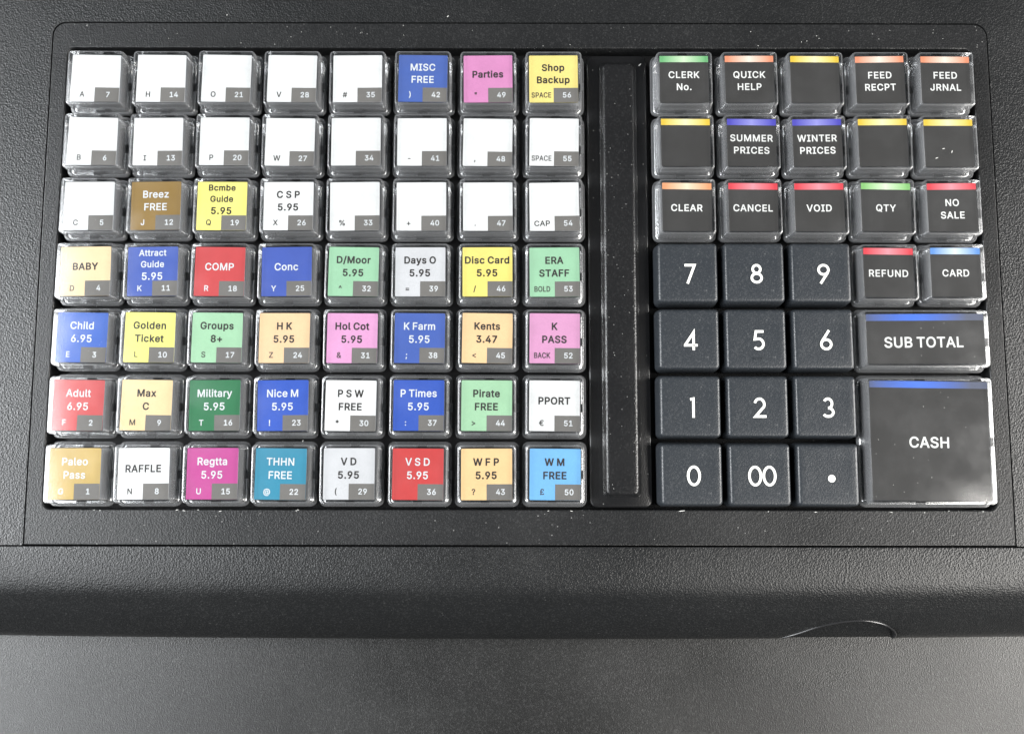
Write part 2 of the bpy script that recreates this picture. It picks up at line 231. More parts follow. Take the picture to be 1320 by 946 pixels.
# ------------------------------------------------------------------ lettering
FB = r'''A	916	8,5 33,0 153,0 186,15 270,245 284,254 578,254 586,245 664,27 677,11 698,1 829,0 851,7 869,27 870,60 538,965 513,996 360,1000 338,994 320,976 -14,60 -12,27/349,446 342,453 426,701 512,453 502,446
B	874	86,5 111,0 438,0 547,9 613,27 677,60 722,98 757,147 777,191 789,245 792,311 784,365 769,409 745,453 711,493 680,518 676,529 717,573 744,627 756,693 752,769 736,824 707,878 667,922 613,960 547,986 449,1000 100,999 78,989 68,976 62,955 62,49 67,24/275,193 268,202 268,398 275,412 449,412 493,407 547,380 577,344 588,311 587,267 571,235 545,213 515,201 460,193/275,601 268,616 268,791 275,807 471,804 515,788 543,758 554,725 552,682 536,649 504,620 438,601
C	971	405,-7 490,-12 577,-2 654,22 730,65 786,113 836,179 872,255 890,331 883,357 860,375 715,375 689,353 665,286 621,233 563,201 490,186 425,191 359,217 311,255 272,310 249,364 233,441 231,528 241,604 257,659 286,713 323,757 370,790 425,809 479,814 534,808 577,794 610,775 643,745 671,702 689,648 719,624 850,623 872,631 886,648 889,681 863,768 829,833 785,888 730,935 676,968 610,993 534,1009 447,1011 348,994 272,964 196,913 131,844 84,768 50,681 34,604 27,495 35,386 60,288 100,201 157,124 228,62 316,16
D	957	86,5 111,0 427,1 558,23 624,48 700,95 745,136 798,207 841,300 863,398 870,529 858,638 828,736 787,813 722,889 656,937 558,979 438,999 100,999 78,989 68,976 62,955 62,49 67,24/275,193 268,202 269,802 275,807 416,807 515,787 558,765 602,726 631,682 652,627 666,551 667,475 660,409 641,344 619,300 591,265 558,237 515,214 427,195
E	807	86,5 111,0 667,0 692,5 711,25 716,49 715,158 702,180 689,189 286,193 275,193 268,202 268,398 275,409 646,410 674,431 681,464 678,570 667,588 646,600 270,605 269,802 275,807 667,807 687,813 707,835 711,856 710,965 689,993 667,1000 111,1000 89,996 68,976 62,955 62,49 67,24
F	792	86,5 111,0 231,1 253,12 264,27 268,387 275,395 624,396 646,404 659,420 664,442 663,551 653,573 635,585 275,588 268,595 268,791 275,807 678,811 700,832 705,856 704,965 691,987 678,996 111,1000 89,996 68,976 62,955 62,49 67,24
G	989	406,-7 501,-12 588,-1 668,26 741,69 801,124 848,190 880,266 896,342 899,506 892,528 872,544 501,548 478,539 462,517 462,386 479,364 501,356 690,353 674,299 636,244 592,211 545,193 490,186 436,189 381,206 337,232 302,266 272,310 249,364 233,441 231,528 239,598 257,659 285,713 322,757 369,790 414,807 468,814 523,810 577,792 636,746 666,702 689,648 719,624 850,623 872,630 888,648 891,681 865,768 829,833 784,888 733,931 676,966 610,992 534,1009 436,1011 348,995 270,964 196,914 130,845 87,775 56,702 34,604 27,495 35,386 60,288 100,201 156,124 228,61 316,16
H	983	86,5 111,0 231,1 253,12 264,27 268,398 275,414 646,414 655,409 659,27 678,6 700,0 820,0 851,16 862,49 862,955 856,976 842,992 820,1000 700,1000 678,994 661,976 656,955 656,616 646,607 275,608 268,616 268,955 263,976 242,996 220,1000 100,999 78,989 68,976 62,955 62,49 67,24
I	596	34,5 59,0 485,0 506,8 523,27 527,147 517,175 485,193 386,193 376,195 372,202 372,802 386,807 485,807 517,825 526,845 526,965 513,987 496,998 59,1000 37,996 16,976 10,955 10,856 21,824 48,808 157,807 165,802 166,791 166,202 157,193 48,192 26,182 16,169 10,147 11,38 21,16
J	767	265,-7 325,-12 390,-8 488,23 532,50 576,91 608,138 626,179 640,233 646,299 646,953 641,976 619,996 477,999 453,986 441,964 440,288 431,244 412,211 379,189 346,181 292,185 259,202 229,244 221,288 219,364 207,386 194,395 52,399 27,386 15,364 20,233 34,179 63,120 105,70 150,35 205,9
K	893	86,5 111,0 220,0 242,4 257,16 268,49 268,322 351,408 635,12 667,0 798,0 820,4 836,16 847,38 839,71 497,551 497,562 833,922 847,955 831,989 798,1000 646,1000 624,992 275,614 268,627 268,955 263,976 242,996 220,1000 100,999 78,989 68,976 62,955 62,49 67,24
L	761	86,5 111,0 646,0 678,14 690,38 690,158 678,179 658,191 286,193 275,193 268,202 268,955 254,987 231,999 100,999 76,987 63,965 62,49 67,24
M	1182	86,5 111,0 220,0 242,7 259,27 264,542 470,27 490,5 515,0 613,0 646,16 853,538 860,27 875,9 896,0 1016,0 1049,16 1060,49 1060,955 1046,987 1016,1000 853,1000 831,995 811,976 569,345 558,339 307,981 275,1000 100,999 76,987 62,955 62,49 67,24
N	994	86,5 111,0 231,1 253,11 265,27 268,605 275,619 656,16 689,0 820,0 842,2 863,16 873,49 873,955 868,976 853,992 831,1000 711,1000 681,987 669,965 667,398 656,389 275,987 242,1000 111,1000 89,996 68,976 62,955 62,49 67,24
O	1012	405,-7 512,-11 599,3 684,37 752,82 817,149 865,222 897,299 919,397 926,506 917,615 893,713 852,801 796,877 718,942 632,986 545,1007 447,1011 359,997 272,964 206,921 149,866 96,790 57,702 34,604 27,495 35,386 60,288 101,201 157,124 228,62 316,16/436,189 381,205 337,231 301,266 272,310 249,364 235,430 230,495 235,571 249,637 267,681 293,724 327,760 370,789 414,806 457,814 512,812 567,797 610,774 652,735 681,691 705,637 719,571 723,495 719,430 708,375 688,321 661,277 621,235 577,207 534,192 479,186
P	853	86,5 111,0 231,1 253,12 264,26 268,322 275,332 471,334 569,355 616,376 667,412 707,453 735,496 762,562 774,627 774,704 762,769 737,835 708,878 667,921 613,958 536,987 449,999 100,999 78,989 68,976 62,955 62,49 67,24/275,524 268,540 268,802 275,808 460,805 504,792 536,769 561,725 570,660 561,605 534,562 504,540 460,527
Q	1012	695,-80 719,-85 850,-83 872,-69 882,-47 875,-15 785,105 867,225 895,291 912,356 925,455 925,542 913,640 895,705 856,793 807,864 741,926 676,967 599,996 512,1011 414,1008 327,988 241,945 172,891 111,815 66,727 34,607 27,498 35,389 59,291 97,206 136,149 196,87 250,48 327,12 414,-8 512,-11 621,10/425,191 381,205 331,236 294,275 265,324 245,378 234,433 230,498 235,575 263,673 294,724 327,760 370,789 414,806 457,814 512,812 567,797 614,771 654,733 685,684 704,640 718,575 723,498 718,422 698,345 665,282 654,280 596,356 577,371 436,375 413,367 395,345 396,313 485,193 468,186
R	861	86,5 111,0 231,1 253,12 264,26 268,344 275,353 286,353 416,349 589,27 610,5 635,0 766,0 787,6 806,27 810,49 802,71 625,398 689,445 737,507 766,584 777,671 768,758 741,835 700,894 635,948 547,985 449,999 100,999 78,989 68,976 62,955 62,49 67,24/275,547 268,562 268,802 275,808 471,803 515,789 547,761 567,715 571,660 562,616 536,579 504,560 460,549
S	857	320,-10 399,-16 487,-9 552,6 617,34 672,71 719,121 755,186 772,251 773,328 758,393 727,448 683,495 628,532 574,559 312,642 279,662 257,688 251,710 255,742 279,780 334,810 399,819 465,812 519,786 547,753 563,699 585,679 727,677 756,699 760,742 746,808 718,862 684,906 639,944 585,976 539,993 476,1007 399,1012 317,1004 247,984 192,958 137,918 98,873 68,819 50,753 49,677 66,611 94,562 137,516 189,481 257,448 508,370 552,342 569,317 567,262 534,219 476,189 399,179 323,190 268,219 243,251 225,314 203,332 61,334 32,317 23,284 37,208 61,152 99,99 137,63 192,29 257,3
T	861	323,5 344,0 464,0 486,9 500,27 504,802 519,807 748,807 769,814 790,845 790,955 780,983 759,998 60,1000 39,996 17,976 11,955 12,845 22,824 35,813 60,807 289,807 298,802 299,49 302,27
U	983	386,-9 460,-15 547,-8 602,5 667,31 722,65 766,104 805,154 834,209 852,264 862,329 862,951 853,982 831,998 700,1000 678,994 660,973 656,362 651,318 630,264 591,221 536,193 471,183 406,189 351,210 302,253 275,307 268,362 264,973 244,994 220,1000 100,999 78,989 66,973 62,351 68,285 82,231 126,144 198,69 286,18
V	916	343,5 360,0 502,0 524,9 538,27 871,944 867,976 851,993 829,1000 698,999 677,990 665,976 437,315 426,312 190,976 175,993 142,1000 22,999 0,989 -11,976 -16,955 -11,933 323,27
W	1285	256,5 273,0 415,0 437,7 453,27 611,608 775,23 797,3 818,0 949,0 982,16 993,38 1241,944 1241,965 1228,987 1200,1000 1080,1000 1058,995 1038,976 884,382 873,392 718,976 687,999 546,1000 524,993 503,965 349,380 338,396 187,976 175,990 153,1000 22,999 -2,987 -15,965 -15,944 232,38 242,16
X	907	11,5 36,0 167,0 189,8 418,334 429,336 658,7 680,0 811,0 832,4 849,16 859,38 852,71 550,518 837,933 842,965 829,987 811,998 789,1000 669,1000 636,987 429,686 418,691 211,993 189,1000 58,1000 36,997 21,987 8,965 13,933 298,518 300,507 -5,71 -13,38 -2,16
Y	902	343,5 360,0 480,0 502,6 521,27 527,409 853,933 857,965 845,987 829,997 677,1000 650,987 426,622 415,630 194,987 164,1000 33,1000 11,996 -11,976 -16,955 -11,933 315,409 319,38 327,18
Z	842	53,5 76,0 708,0 730,3 752,21 759,49 758,158 745,180 730,190 316,193 305,202 747,845 754,867 754,955 749,976 730,995 708,1000 76,1000 54,996 32,976 27,955 27,845 37,824 54,811 468,808 481,802 33,147 30,38 40,16
a	755	223,-10 287,-15 352,-9 396,3 451,30 464,12 483,1 603,0 632,12 646,34 647,503 635,590 613,645 571,699 527,733 462,761 396,775 331,778 254,768 189,747 134,716 91,679 56,634 30,579 32,547 47,529 178,489 211,502 254,562 309,587 352,591 396,585 425,568 440,547 447,514 440,501 222,468 123,434 68,394 24,328 11,274 9,219 18,165 41,110 74,67 113,34 167,6/276,174 237,187 215,208 210,241 222,267 243,281 287,295 442,317 447,307 443,263 428,230 407,206 352,177
b	817	349,-9 436,-14 523,5 599,47 665,113 711,198 737,296 742,405 728,514 700,591 660,656 607,711 545,749 458,775 381,777 316,765 250,730 249,951 239,982 207,1000 87,999 59,984 49,951 50,34 63,13 87,1 196,0 229,10 250,35 294,8/370,176 316,198 293,220 273,253 251,329 249,427 268,504 305,558 349,583 414,588 469,568 492,547 514,514 537,438 538,340 519,264 483,209 436,180
c	766	305,-9 370,-15 436,-9 501,8 555,34 600,67 643,114 674,165 693,220 687,253 665,271 534,293 505,274 479,223 446,193 403,177 359,174 326,180 294,195 266,220 245,253 220,340 222,438 247,514 270,547 294,569 326,584 359,589 426,580 468,552 509,482 534,469 665,499 689,525 691,547 671,602 646,645 610,687 534,741 436,773 370,778 294,770 228,750 163,712 114,667 74,613 43,547 23,471 16,384 22,296 41,220 72,154 119,90 171,45 228,13
d	817	288,-9 348,-15 414,-9 457,5 512,38 528,13 545,2 665,0 696,13 708,34 710,951 699,984 676,999 556,1000 534,995 520,984 510,962 509,744 501,735 446,763 381,777 305,775 228,755 174,727 119,681 76,624 45,558 22,471 16,362 25,274 54,184 96,111 152,53 217,12/348,175 294,194 250,242 223,318 219,416 235,493 266,547 316,582 381,589 436,572 480,525 506,449 510,351 491,264 457,211 414,182
e	781	310,-9 381,-15 436,-11 501,4 556,27 601,56 646,100 676,145 697,198 691,231 676,247 545,279 512,264 488,220 457,192 414,176 359,174 316,184 287,198 261,221 240,253 224,296 228,302 665,303 686,309 704,329 708,416 698,504 679,569 646,634 600,689 545,731 490,757 414,775 337,777 272,766 217,746 160,711 108,662 68,602 39,536 21,460 16,384 22,296 41,220 76,147 119,90 174,44 231,13/239,486 230,493 234,504 274,558 316,582 359,590 403,586 446,566 475,536 496,493 479,486
f	512	123,5 146,0 255,0 277,7 295,27 299,584 419,586 446,605 453,638 453,725 441,754 408,769 299,769 300,813 308,835 321,843 364,846 408,837 430,844 443,856 473,976 463,1007 441,1022 375,1036 310,1037 255,1026 201,1002 155,965 117,911 103,867 99,780 92,769 4,768 -18,758 -32,736 -34,627 -27,605 4,585 92,585 99,573 99,49 103,27
g	819	293,-264 370,-269 436,-265 501,-251 556,-231 633,-176 665,-139 691,-89 706,-35 711,20 711,718 708,740 686,764 665,769 556,769 534,761 512,728 457,760 403,774 326,777 250,763 178,729 124,685 81,631 47,565 30,511 18,445 16,380 22,304 49,205 78,151 108,112 185,50 239,26 283,15 392,11 446,23 501,50 511,42 507,-2 490,-39 457,-65 414,-79 348,-82 294,-70 255,-45 208,9 185,18 153,9 54,-52 45,-78 50,-100 78,-144 119,-187 196,-236/316,204 289,216 263,238 232,293 218,369 224,456 248,522 286,565 337,587 403,585 436,573 457,556 494,500 512,413 505,315 479,251 444,216 414,203 381,197
h	792	73,5 98,0 207,0 229,8 245,27 253,496 266,529 294,563 327,580 370,588 414,583 447,566 468,540 479,507 484,49 490,22 501,10 523,0 643,0 673,16 683,38 683,496 673,573 650,638 621,683 578,725 534,752 479,770 425,777 359,774 305,760 250,734 247,965 234,987 207,1000 87,999 63,987 50,965 49,49 54,24
i	357	73,5 88,0 208,0 238,16 248,38 249,725 232,758 208,768 88,768 65,758 50,736 49,49 52,27|99,802 143,792 187,797 230,821 259,856 271,900 266,944 241,987 208,1012 165,1026 110,1021 67,995 38,955 28,911 36,867 56,835
j	357	-39,-250 -14,-255 51,-252 95,-243 139,-225 171,-202 204,-166 225,-130 240,-86 249,-10 249,721 237,754 215,767 84,768 62,756 49,732 48,-20 43,-42 30,-60 -36,-68 -61,-97 -63,-217 -52,-239|109,798 160,792 204,804 240,830 265,874 270,918 258,961 233,994 193,1019 150,1027 98,1016 62,991 35,950 28,907 37,863 70,820
k	739	73,5 98,0 207,0 239,18 249,49 249,267 251,278 272,294 501,7 523,0 676,1 698,14 710,38 703,71 421,431 677,693 688,715 682,747 665,763 643,769 490,765 250,526 249,955 234,987 207,1000 87,999 63,987 50,965 49,49 54,24
l	397	192,1 261,-4 338,7 359,24 368,56 347,154 338,172 305,188 261,184 250,198 245,972 229,992 207,1000 87,999 59,983 49,950 50,165 67,99 94,56 134,23
m	1149	73,5 98,0 207,0 229,8 245,27 252,507 265,540 294,572 327,587 359,590 392,585 414,574 435,551 443,529 444,49 458,14 490,0 599,0 621,6 641,27 648,518 662,551 687,575 719,588 752,590 785,585 810,573 829,554 838,529 844,27 861,7 883,0 1003,1 1025,11 1037,27 1041,49 1040,529 1023,616 988,682 959,715 914,747 861,770 807,780 741,779 676,763 621,735 578,699 567,698 534,733 495,758 414,780 327,772 250,737 229,759 207,768 87,768 65,758 49,725 49,49 54,24
n	791	73,5 98,0 207,0 229,8 245,27 253,496 266,529 294,563 327,580 370,588 414,583 447,566 468,540 479,507 487,27 501,10 523,0 643,0 665,9 676,20 684,49 679,540 664,605 643,650 610,695 567,733 501,764 425,777 327,767 250,733 229,758 207,768 87,768 55,747 49,725 49,49 54,24
o	801	305,-9 370,-15 446,-7 512,12 577,50 632,100 671,154 701,220 720,296 726,384 721,460 703,536 668,613 629,667 577,714 512,751 446,771 370,778 294,770 228,750 163,712 114,667 74,613 43,547 23,471 16,384 22,296 41,220 72,154 119,90 171,45 228,13/348,175 316,183 289,198 245,253 221,329 219,416 237,493 272,550 294,569 326,584 392,588 448,569 473,547 496,514 520,438 523,340 503,264 466,209 414,179
p	817	73,-250 98,-255 207,-255 239,-237 249,-206 250,35 305,4 359,-11 436,-14 501,-2 567,25 621,65 665,113 702,176 728,252 742,350 740,438 725,525 695,601 654,665 599,717 545,749 479,771 403,778 316,765 250,730 229,759 207,768 87,768 65,758 53,743 49,721 49,-206 54,-231/381,175 327,191 304,209 279,241 252,318 247,405 261,486 294,547 338,579 403,589 458,575 482,558 508,525 535,449 540,361 527,285 493,220 447,184
q	817	534,-250 556,-255 676,-254 697,-241 709,-217 709,732 697,755 665,769 545,766 526,754 512,728 457,759 403,774 326,777 261,766 196,740 138,700 90,645 53,580 26,492 16,416 18,329 33,241 65,161 105,100 152,53 217,12 283,-8 359,-14 436,-3 501,30 509,23 510,-217 520,-239/348,175 294,194 250,242 223,318 219,416 235,492 266,547 316,582 381,589 436,572 480,525 506,449 510,350 491,263 457,211 414,182
r	522	73,5 98,0 207,0 229,8 245,27 249,475 254,507 282,551 316,572 359,582 447,578 472,595 480,616 475,736 467,758 447,774 338,775 294,763 250,741 207,768 87,768 65,758 54,744 49,725 49,49 54,24
s	711	254,-9 318,-15 383,-11 449,3 503,25 551,56 591,97 618,144 632,187 637,242 630,296 606,351 568,394 493,441 285,497 253,514 243,525 240,547 253,569 285,587 329,594 373,590 397,580 419,558 442,514 471,496 591,520 615,536 624,558 618,591 600,634 569,681 503,737 416,770 362,777 296,776 231,764 176,744 124,711 89,677 61,634 43,580 38,525 47,471 72,416 110,373 187,327 394,271 416,260 431,242 427,210 405,191 373,177 329,172 274,179 242,195 222,220 204,264 176,280 56,259 28,242 18,209 30,165 49,122 81,78 154,22
t	465	241,-2 310,-7 375,0 408,12 426,42 398,151 386,172 353,185 310,180 282,184 273,194 271,216 271,576 277,584 375,586 397,599 410,631 409,729 397,755 375,767 272,773 270,893 262,914 250,925 223,933 113,933 91,925 73,904 70,772 -7,765 -31,740 -33,620 -21,598 -7,588 59,585 70,576 71,205 75,162 87,118 112,74 146,40 190,14
u	792	265,-4 327,-9 381,-4 436,12 479,35 523,1 643,0 665,9 681,29 683,727 676,749 654,766 523,768 502,760 490,747 484,727 484,324 478,269 464,236 436,204 403,187 359,181 327,184 294,197 267,225 253,258 249,302 248,727 241,749 229,761 207,769 98,769 76,765 54,744 49,716 49,291 63,182 91,116 141,54 196,19
v	755	269,5 286,0 406,0 427,6 446,27 705,704 707,736 689,761 667,769 537,768 506,747 351,320 340,332 187,750 155,769 35,769 13,765 -7,747 -14,725 -10,704 249,27
w	1073	225,5 240,0 360,0 390,16 502,394 513,388 623,16 655,0 775,1 797,11 813,38 1018,715 1017,736 1004,757 971,769 851,768 819,747 709,365 609,736 589,762 568,769 448,769 426,761 412,747 306,370 194,747 175,764 153,769 33,768 11,758 -3,736 -1,704 201,38 211,16
x	736	16,5 41,0 161,0 185,5 204,25 335,225 346,217 488,7 510,0 641,0 674,16 684,38 677,71 457,387 669,704 672,736 657,758 630,769 499,769 477,760 346,565 335,563 204,761 183,769 52,769 19,755 6,725 10,704 218,398 218,387 -3,67 -8,49 -4,27
y	755	102,-254 187,-258 264,-240 327,-199 379,-134 410,-68 706,706 706,739 689,761 667,769 547,769 526,764 509,750 351,320 340,332 187,750 155,769 35,769 13,765 -9,744 -14,728 -11,706 241,41 218,-25 198,-57 166,-70 100,-63 78,-75 68,-90 40,-210 57,-238
z	739	53,5 78,0 602,0 624,4 640,16 650,38 651,147 644,169 624,188 329,196 320,202 635,616 640,725 623,758 591,769 89,769 67,765 47,747 40,725 40,616 50,595 63,584 89,577 354,573 354,562 34,147 30,38 40,16
0	869	341,-7 405,-12 493,-2 558,23 626,70 678,130 717,201 746,288 765,397 769,528 760,637 739,735 705,822 656,897 591,957 515,995 438,1011 373,1011 296,996 230,964 165,910 117,844 81,768 57,681 45,604 40,495 49,364 69,266 103,179 153,102 209,49 275,12/362,186 335,201 307,227 283,266 265,310 244,419 244,571 262,681 283,735 303,768 351,809 384,820 416,821 455,811 488,790 515,757 541,702 565,582 565,419 541,299 522,255 499,222 471,198 438,183 395,180
1	869	115,5 140,0 697,0 720,5 740,27 744,147 729,176 697,189 541,191 538,955 533,976 511,996 337,996 129,847 111,824 108,682 118,656 140,641 173,644 326,752 334,736 331,191 129,188 108,178 91,147 91,49 97,24
2	869	93,5 118,0 696,0 718,6 737,27 741,147 735,169 718,186 696,192 390,197 383,202 549,376 632,475 689,562 718,638 726,693 724,747 716,791 696,843 638,922 598,955 554,980 489,1003 423,1012 358,1010 292,996 238,974 183,938 135,889 102,835 78,758 72,693 85,660 107,648 227,647 249,652 267,671 278,736 300,780 336,808 380,820 445,816 489,794 517,758 527,704 514,649 467,576 74,151 69,136 69,38 79,16
3	869	317,-7 387,-12 462,-7 518,6 573,27 627,61 671,101 705,146 731,201 745,266 746,331 734,397 711,451 672,506 627,546 564,582 494,604 704,844 711,866 710,964 698,986 682,997 125,1000 104,995 82,969 80,844 91,822 104,813 125,808 413,801 242,604 235,582 237,473 245,459 267,444 398,440 464,425 507,397 524,375 538,342 540,277 522,233 474,196 409,181 333,187 280,211 252,244 234,303 213,323 71,326 49,316 38,302 33,277 47,201 71,148 104,102 147,63 202,29 256,7
4	869	482,5 500,0 609,0 642,11 657,38 658,180 664,188 752,191 773,204 784,235 783,344 773,365 751,380 664,382 658,387 658,616 650,638 631,654 500,658 478,651 466,638 458,616 456,385 279,387 280,398 595,933 601,955 595,976 576,995 554,1000 434,999 410,987 33,355 26,333 27,224 39,202 53,192 456,185 458,38 467,18
5	869	328,-7 394,-12 461,-7 525,10 579,36 626,70 668,113 699,160 727,222 744,321 733,430 700,517 645,591 579,642 492,677 394,687 294,670 309,801 318,808 656,808 688,822 700,855 699,964 687,986 667,998 165,1000 139,986 127,964 75,506 82,473 110,453 230,439 329,486 383,495 427,491 459,479 497,451 520,419 536,375 539,310 522,255 481,207 427,183 361,183 307,208 275,244 259,299 230,322 99,323 78,313 66,299 63,255 75,201 99,146 132,99 175,59 219,30 274,7
6	869	340,-7 412,-12 477,-5 532,10 585,37 630,70 673,118 706,171 729,233 740,310 734,397 716,462 680,528 630,582 575,618 521,639 433,652 426,659 614,931 621,953 616,975 586,999 444,1000 418,986 159,604 107,506 81,430 69,353 71,288 87,211 117,146 161,88 215,42 270,13/390,178 335,196 296,233 273,288 270,353 288,408 324,450 368,470 423,473 477,454 513,419 533,375 539,310 525,255 488,206 444,183
7	869	152,5 169,0 300,0 322,9 336,27 742,835 743,955 738,976 726,991 693,1000 115,1000 93,996 71,976 66,955 66,845 77,824 93,812 498,802 499,791 130,60 132,27
8	869	330,-7 402,-12 478,-7 555,12 620,43 675,85 717,135 745,190 759,244 760,321 741,397 703,462 642,528 688,582 720,659 727,746 710,822 674,888 620,943 544,987 456,1009 380,1012 315,1002 260,985 205,956 162,921 126,877 97,822 83,768 81,702 94,637 127,571 166,528 97,451 60,375 47,288 60,201 96,128 151,70 238,18/336,188 282,218 255,266 252,299 257,331 284,375 336,409 402,420 467,410 522,377 546,342 556,299 550,255 530,222 489,194 445,182 391,179/358,615 315,639 288,681 284,735 302,779 336,807 380,820 435,819 484,801 511,772 524,735 523,691 509,659 478,628 445,613 402,608
9	869	212,5 237,0 357,0 390,13 637,376 692,475 722,551 738,627 739,693 730,758 707,824 673,881 630,929 575,969 510,997 444,1010 379,1011 313,1001 248,977 193,942 149,900 111,845 83,780 69,693 74,605 92,540 127,475 177,420 237,381 303,357 384,344 193,67 188,49 191,27/379,528 324,551 288,595 271,649 274,715 298,769 332,802 379,820 433,820 477,802 518,758 537,704 537,638 521,592 485,551 433,529
.	395	133,-2 179,-8 223,3 261,30 289,74 297,128 286,172 256,213 212,239 158,245 114,233 77,205 50,161 44,107 56,63 92,19
,	395	46,-208 71,-214 158,-213 180,-203 192,-186 289,163 284,196 267,212 245,218 114,217 93,208 82,196 22,-164 27,-189
:	395	133,-2 179,-8 223,3 261,30 289,74 297,128 286,172 256,213 212,239 158,245 114,233 77,205 50,161 44,107 56,63 92,19|136,488 190,485 234,501 270,532 293,576 296,630 281,674 254,707 212,731 158,737 114,725 76,696 50,652 44,598 56,554 92,511
;	395	46,-208 71,-214 158,-213 180,-203 192,-186 289,163 284,196 267,212 245,218 114,217 93,208 82,196 22,-164 27,-189|145,490 202,485 245,499 278,524 304,566 312,621 300,665 267,708 223,732 169,737 125,723 92,697 65,654 58,599 70,556 103,513
!	409	138,-2 184,-8 228,3 266,30 294,74 301,128 290,172 261,212 217,238 162,245 119,232 82,205 55,161 48,107 61,63 96,19|99,292 119,287 239,288 261,301 273,325 281,958 272,983 250,998 108,1000 85,990 70,968 75,336 79,314
?	700	256,-2 303,-8 347,4 383,30 411,74 419,128 408,172 380,211 336,238 282,245 238,233 200,205 173,161 166,107 178,63 214,19|208,281 238,271 347,271 374,281 389,303 395,379 412,421 551,532 584,576 610,630 622,685 624,750 615,805 594,859 565,904 522,947 478,976 423,998 358,1010 282,1011 216,999 162,977 112,947 68,903 38,859 16,805 4,718 20,687 42,677 183,680 207,707 214,750 229,783 260,811 292,822 336,824 369,815 399,794 418,761 420,707 400,663 368,630 263,554 217,488 200,434 192,368 193,303
%	1267	841,-12 890,-17 945,-13 988,0 1021,18 1079,76 1102,119 1114,163 1117,294 1108,337 1090,381 1065,419 1032,450 988,475 945,488 890,492 846,488 770,457 714,403 690,359 676,316 671,272 672,185 681,141 698,97 726,55 759,25 803,0/879,155 868,163 856,196 855,272 873,316 901,322 919,316 931,294 934,196 923,165 912,156|208,10 235,0 345,0 377,19 1001,927 1010,959 991,992 966,1000 857,1000 825,981 202,76 191,43|253,512 345,507 388,516 432,536 465,560 497,598 531,676 537,719 537,807 514,894 486,937 454,969 421,991 377,1007 334,1014 279,1013 203,988 170,966 137,933 113,894 97,850 88,796 89,719 110,632 136,588 167,556 203,531/290,682 274,719 275,807 290,838 323,844 335,839 351,807 352,719 334,680 312,676
&	859	280,-7 359,-12 436,-4 512,19 577,54 621,11 643,1 796,2 816,15 827,37 821,70 713,201 748,277 766,342 774,441 765,473 752,485 730,492 621,492 599,485 581,462 575,397 566,379 462,506 464,517 552,593 592,648 620,724 622,801 598,877 546,942 479,985 392,1007 305,1005 228,982 163,937 119,880 93,801 93,713 117,637 173,550 169,539 106,484 60,430 31,375 18,321 16,266 27,201 50,146 79,102 125,59 174,27 217,9/305,178 272,191 245,211 225,244 219,277 223,310 234,331 294,391 305,390 453,211 436,195 392,180 348,174/337,665 321,681 296,724 293,779 305,801 326,817 381,821 403,811 419,790 419,746 397,713
@	1267	535,-236 676,-240 817,-218 927,-183 944,-160 946,-138 915,-40 893,-18 861,-16 774,-43 687,-59 610,-61 523,-51 447,-30 381,4 327,47 291,91 256,157 230,244 220,342 224,440 242,527 272,603 316,668 363,713 447,760 545,785 665,788 774,765 853,724 920,658 964,582 990,484 992,364 979,255 959,210 937,198 916,198 899,211 892,233 892,647 874,680 850,689 752,689 708,678 643,700 567,703 490,687 414,644 359,588 319,517 297,440 292,342 308,244 339,167 387,102 442,58 523,28 610,24 676,37 752,80 798,47 861,26 927,19 992,27 1057,57 1104,102 1142,167 1167,255 1180,386 1176,506 1147,626 1101,721 1036,807 959,872 861,926 752,958 621,969 490,959 381,930 274,877 185,804 119,721 67,615 38,506 27,364 38,222 75,91 130,-13 207,-99 305,-168 414,-212/556,211 520,233 490,287 478,364 484,429 511,484 545,511 588,521 643,515 679,495 700,451 708,375 698,287 679,244 654,221 610,208
#	846	92,5 109,0 207,0 229,7 250,38 284,245 295,251 404,251 419,245 387,49 393,23 404,10 426,0 524,0 546,5 560,16 570,38 604,245 611,251 709,252 731,264 741,278 759,398 746,420 731,430 644,433 636,442 655,558 666,566 764,567 786,580 798,605 812,704 807,725 786,745 698,749 688,758 719,955 713,976 698,993 676,1000 589,1000 556,992 538,965 502,753 382,749 368,758 398,944 394,976 382,990 360,1000 250,998 229,985 218,965 184,758 175,749 76,748 47,725 27,616 30,595 44,576 66,566 151,562 132,442 120,433 22,432 2,420 -11,398 -27,289 -17,267 0,255 87,251 100,245 68,49 72,27/316,440 338,565 471,562 447,435 327,433
£	818	44,5 69,0 582,3 625,14 658,30 691,58 713,90 732,147 738,235 726,267 702,281 571,278 549,256 545,202 538,193 320,192 309,201 319,256 315,398 320,408 560,409 586,420 602,453 602,551 582,584 560,591 309,595 307,715 313,747 331,781 355,802 385,815 429,820 473,813 505,792 523,769 550,693 582,674 702,690 723,702 734,719 737,736 727,791 694,867 647,926 582,975 527,998 462,1011 396,1011 331,1000 276,980 222,946 178,904 145,856 123,806 110,747 107,595 47,587 29,573 20,551 20,453 26,431 47,413 113,408 116,398 120,256 113,215 91,195 58,192 36,182 21,158 20,38 31,16
€	888	446,-7 557,-10 655,11 748,59 787,91 798,113 797,135 750,233 742,247 720,261 687,258 622,213 578,195 535,186 491,187 447,197 401,222 367,255 334,310 338,320 535,320 562,331 618,451 615,473 595,495 622,501 645,517 695,626 687,659 655,678 332,681 346,713 371,749 403,779 437,798 480,812 524,814 600,797 687,738 720,732 742,744 752,757 798,855 801,877 794,899 742,943 660,986 567,1009 480,1011 404,998 338,973 272,931 225,888 176,822 146,768 113,681 55,678 24,659 -16,550 -13,528 0,510 40,495 20,473 -12,386 -16,364 -10,342 22,321 109,320 175,179 245,91 295,52 341,26
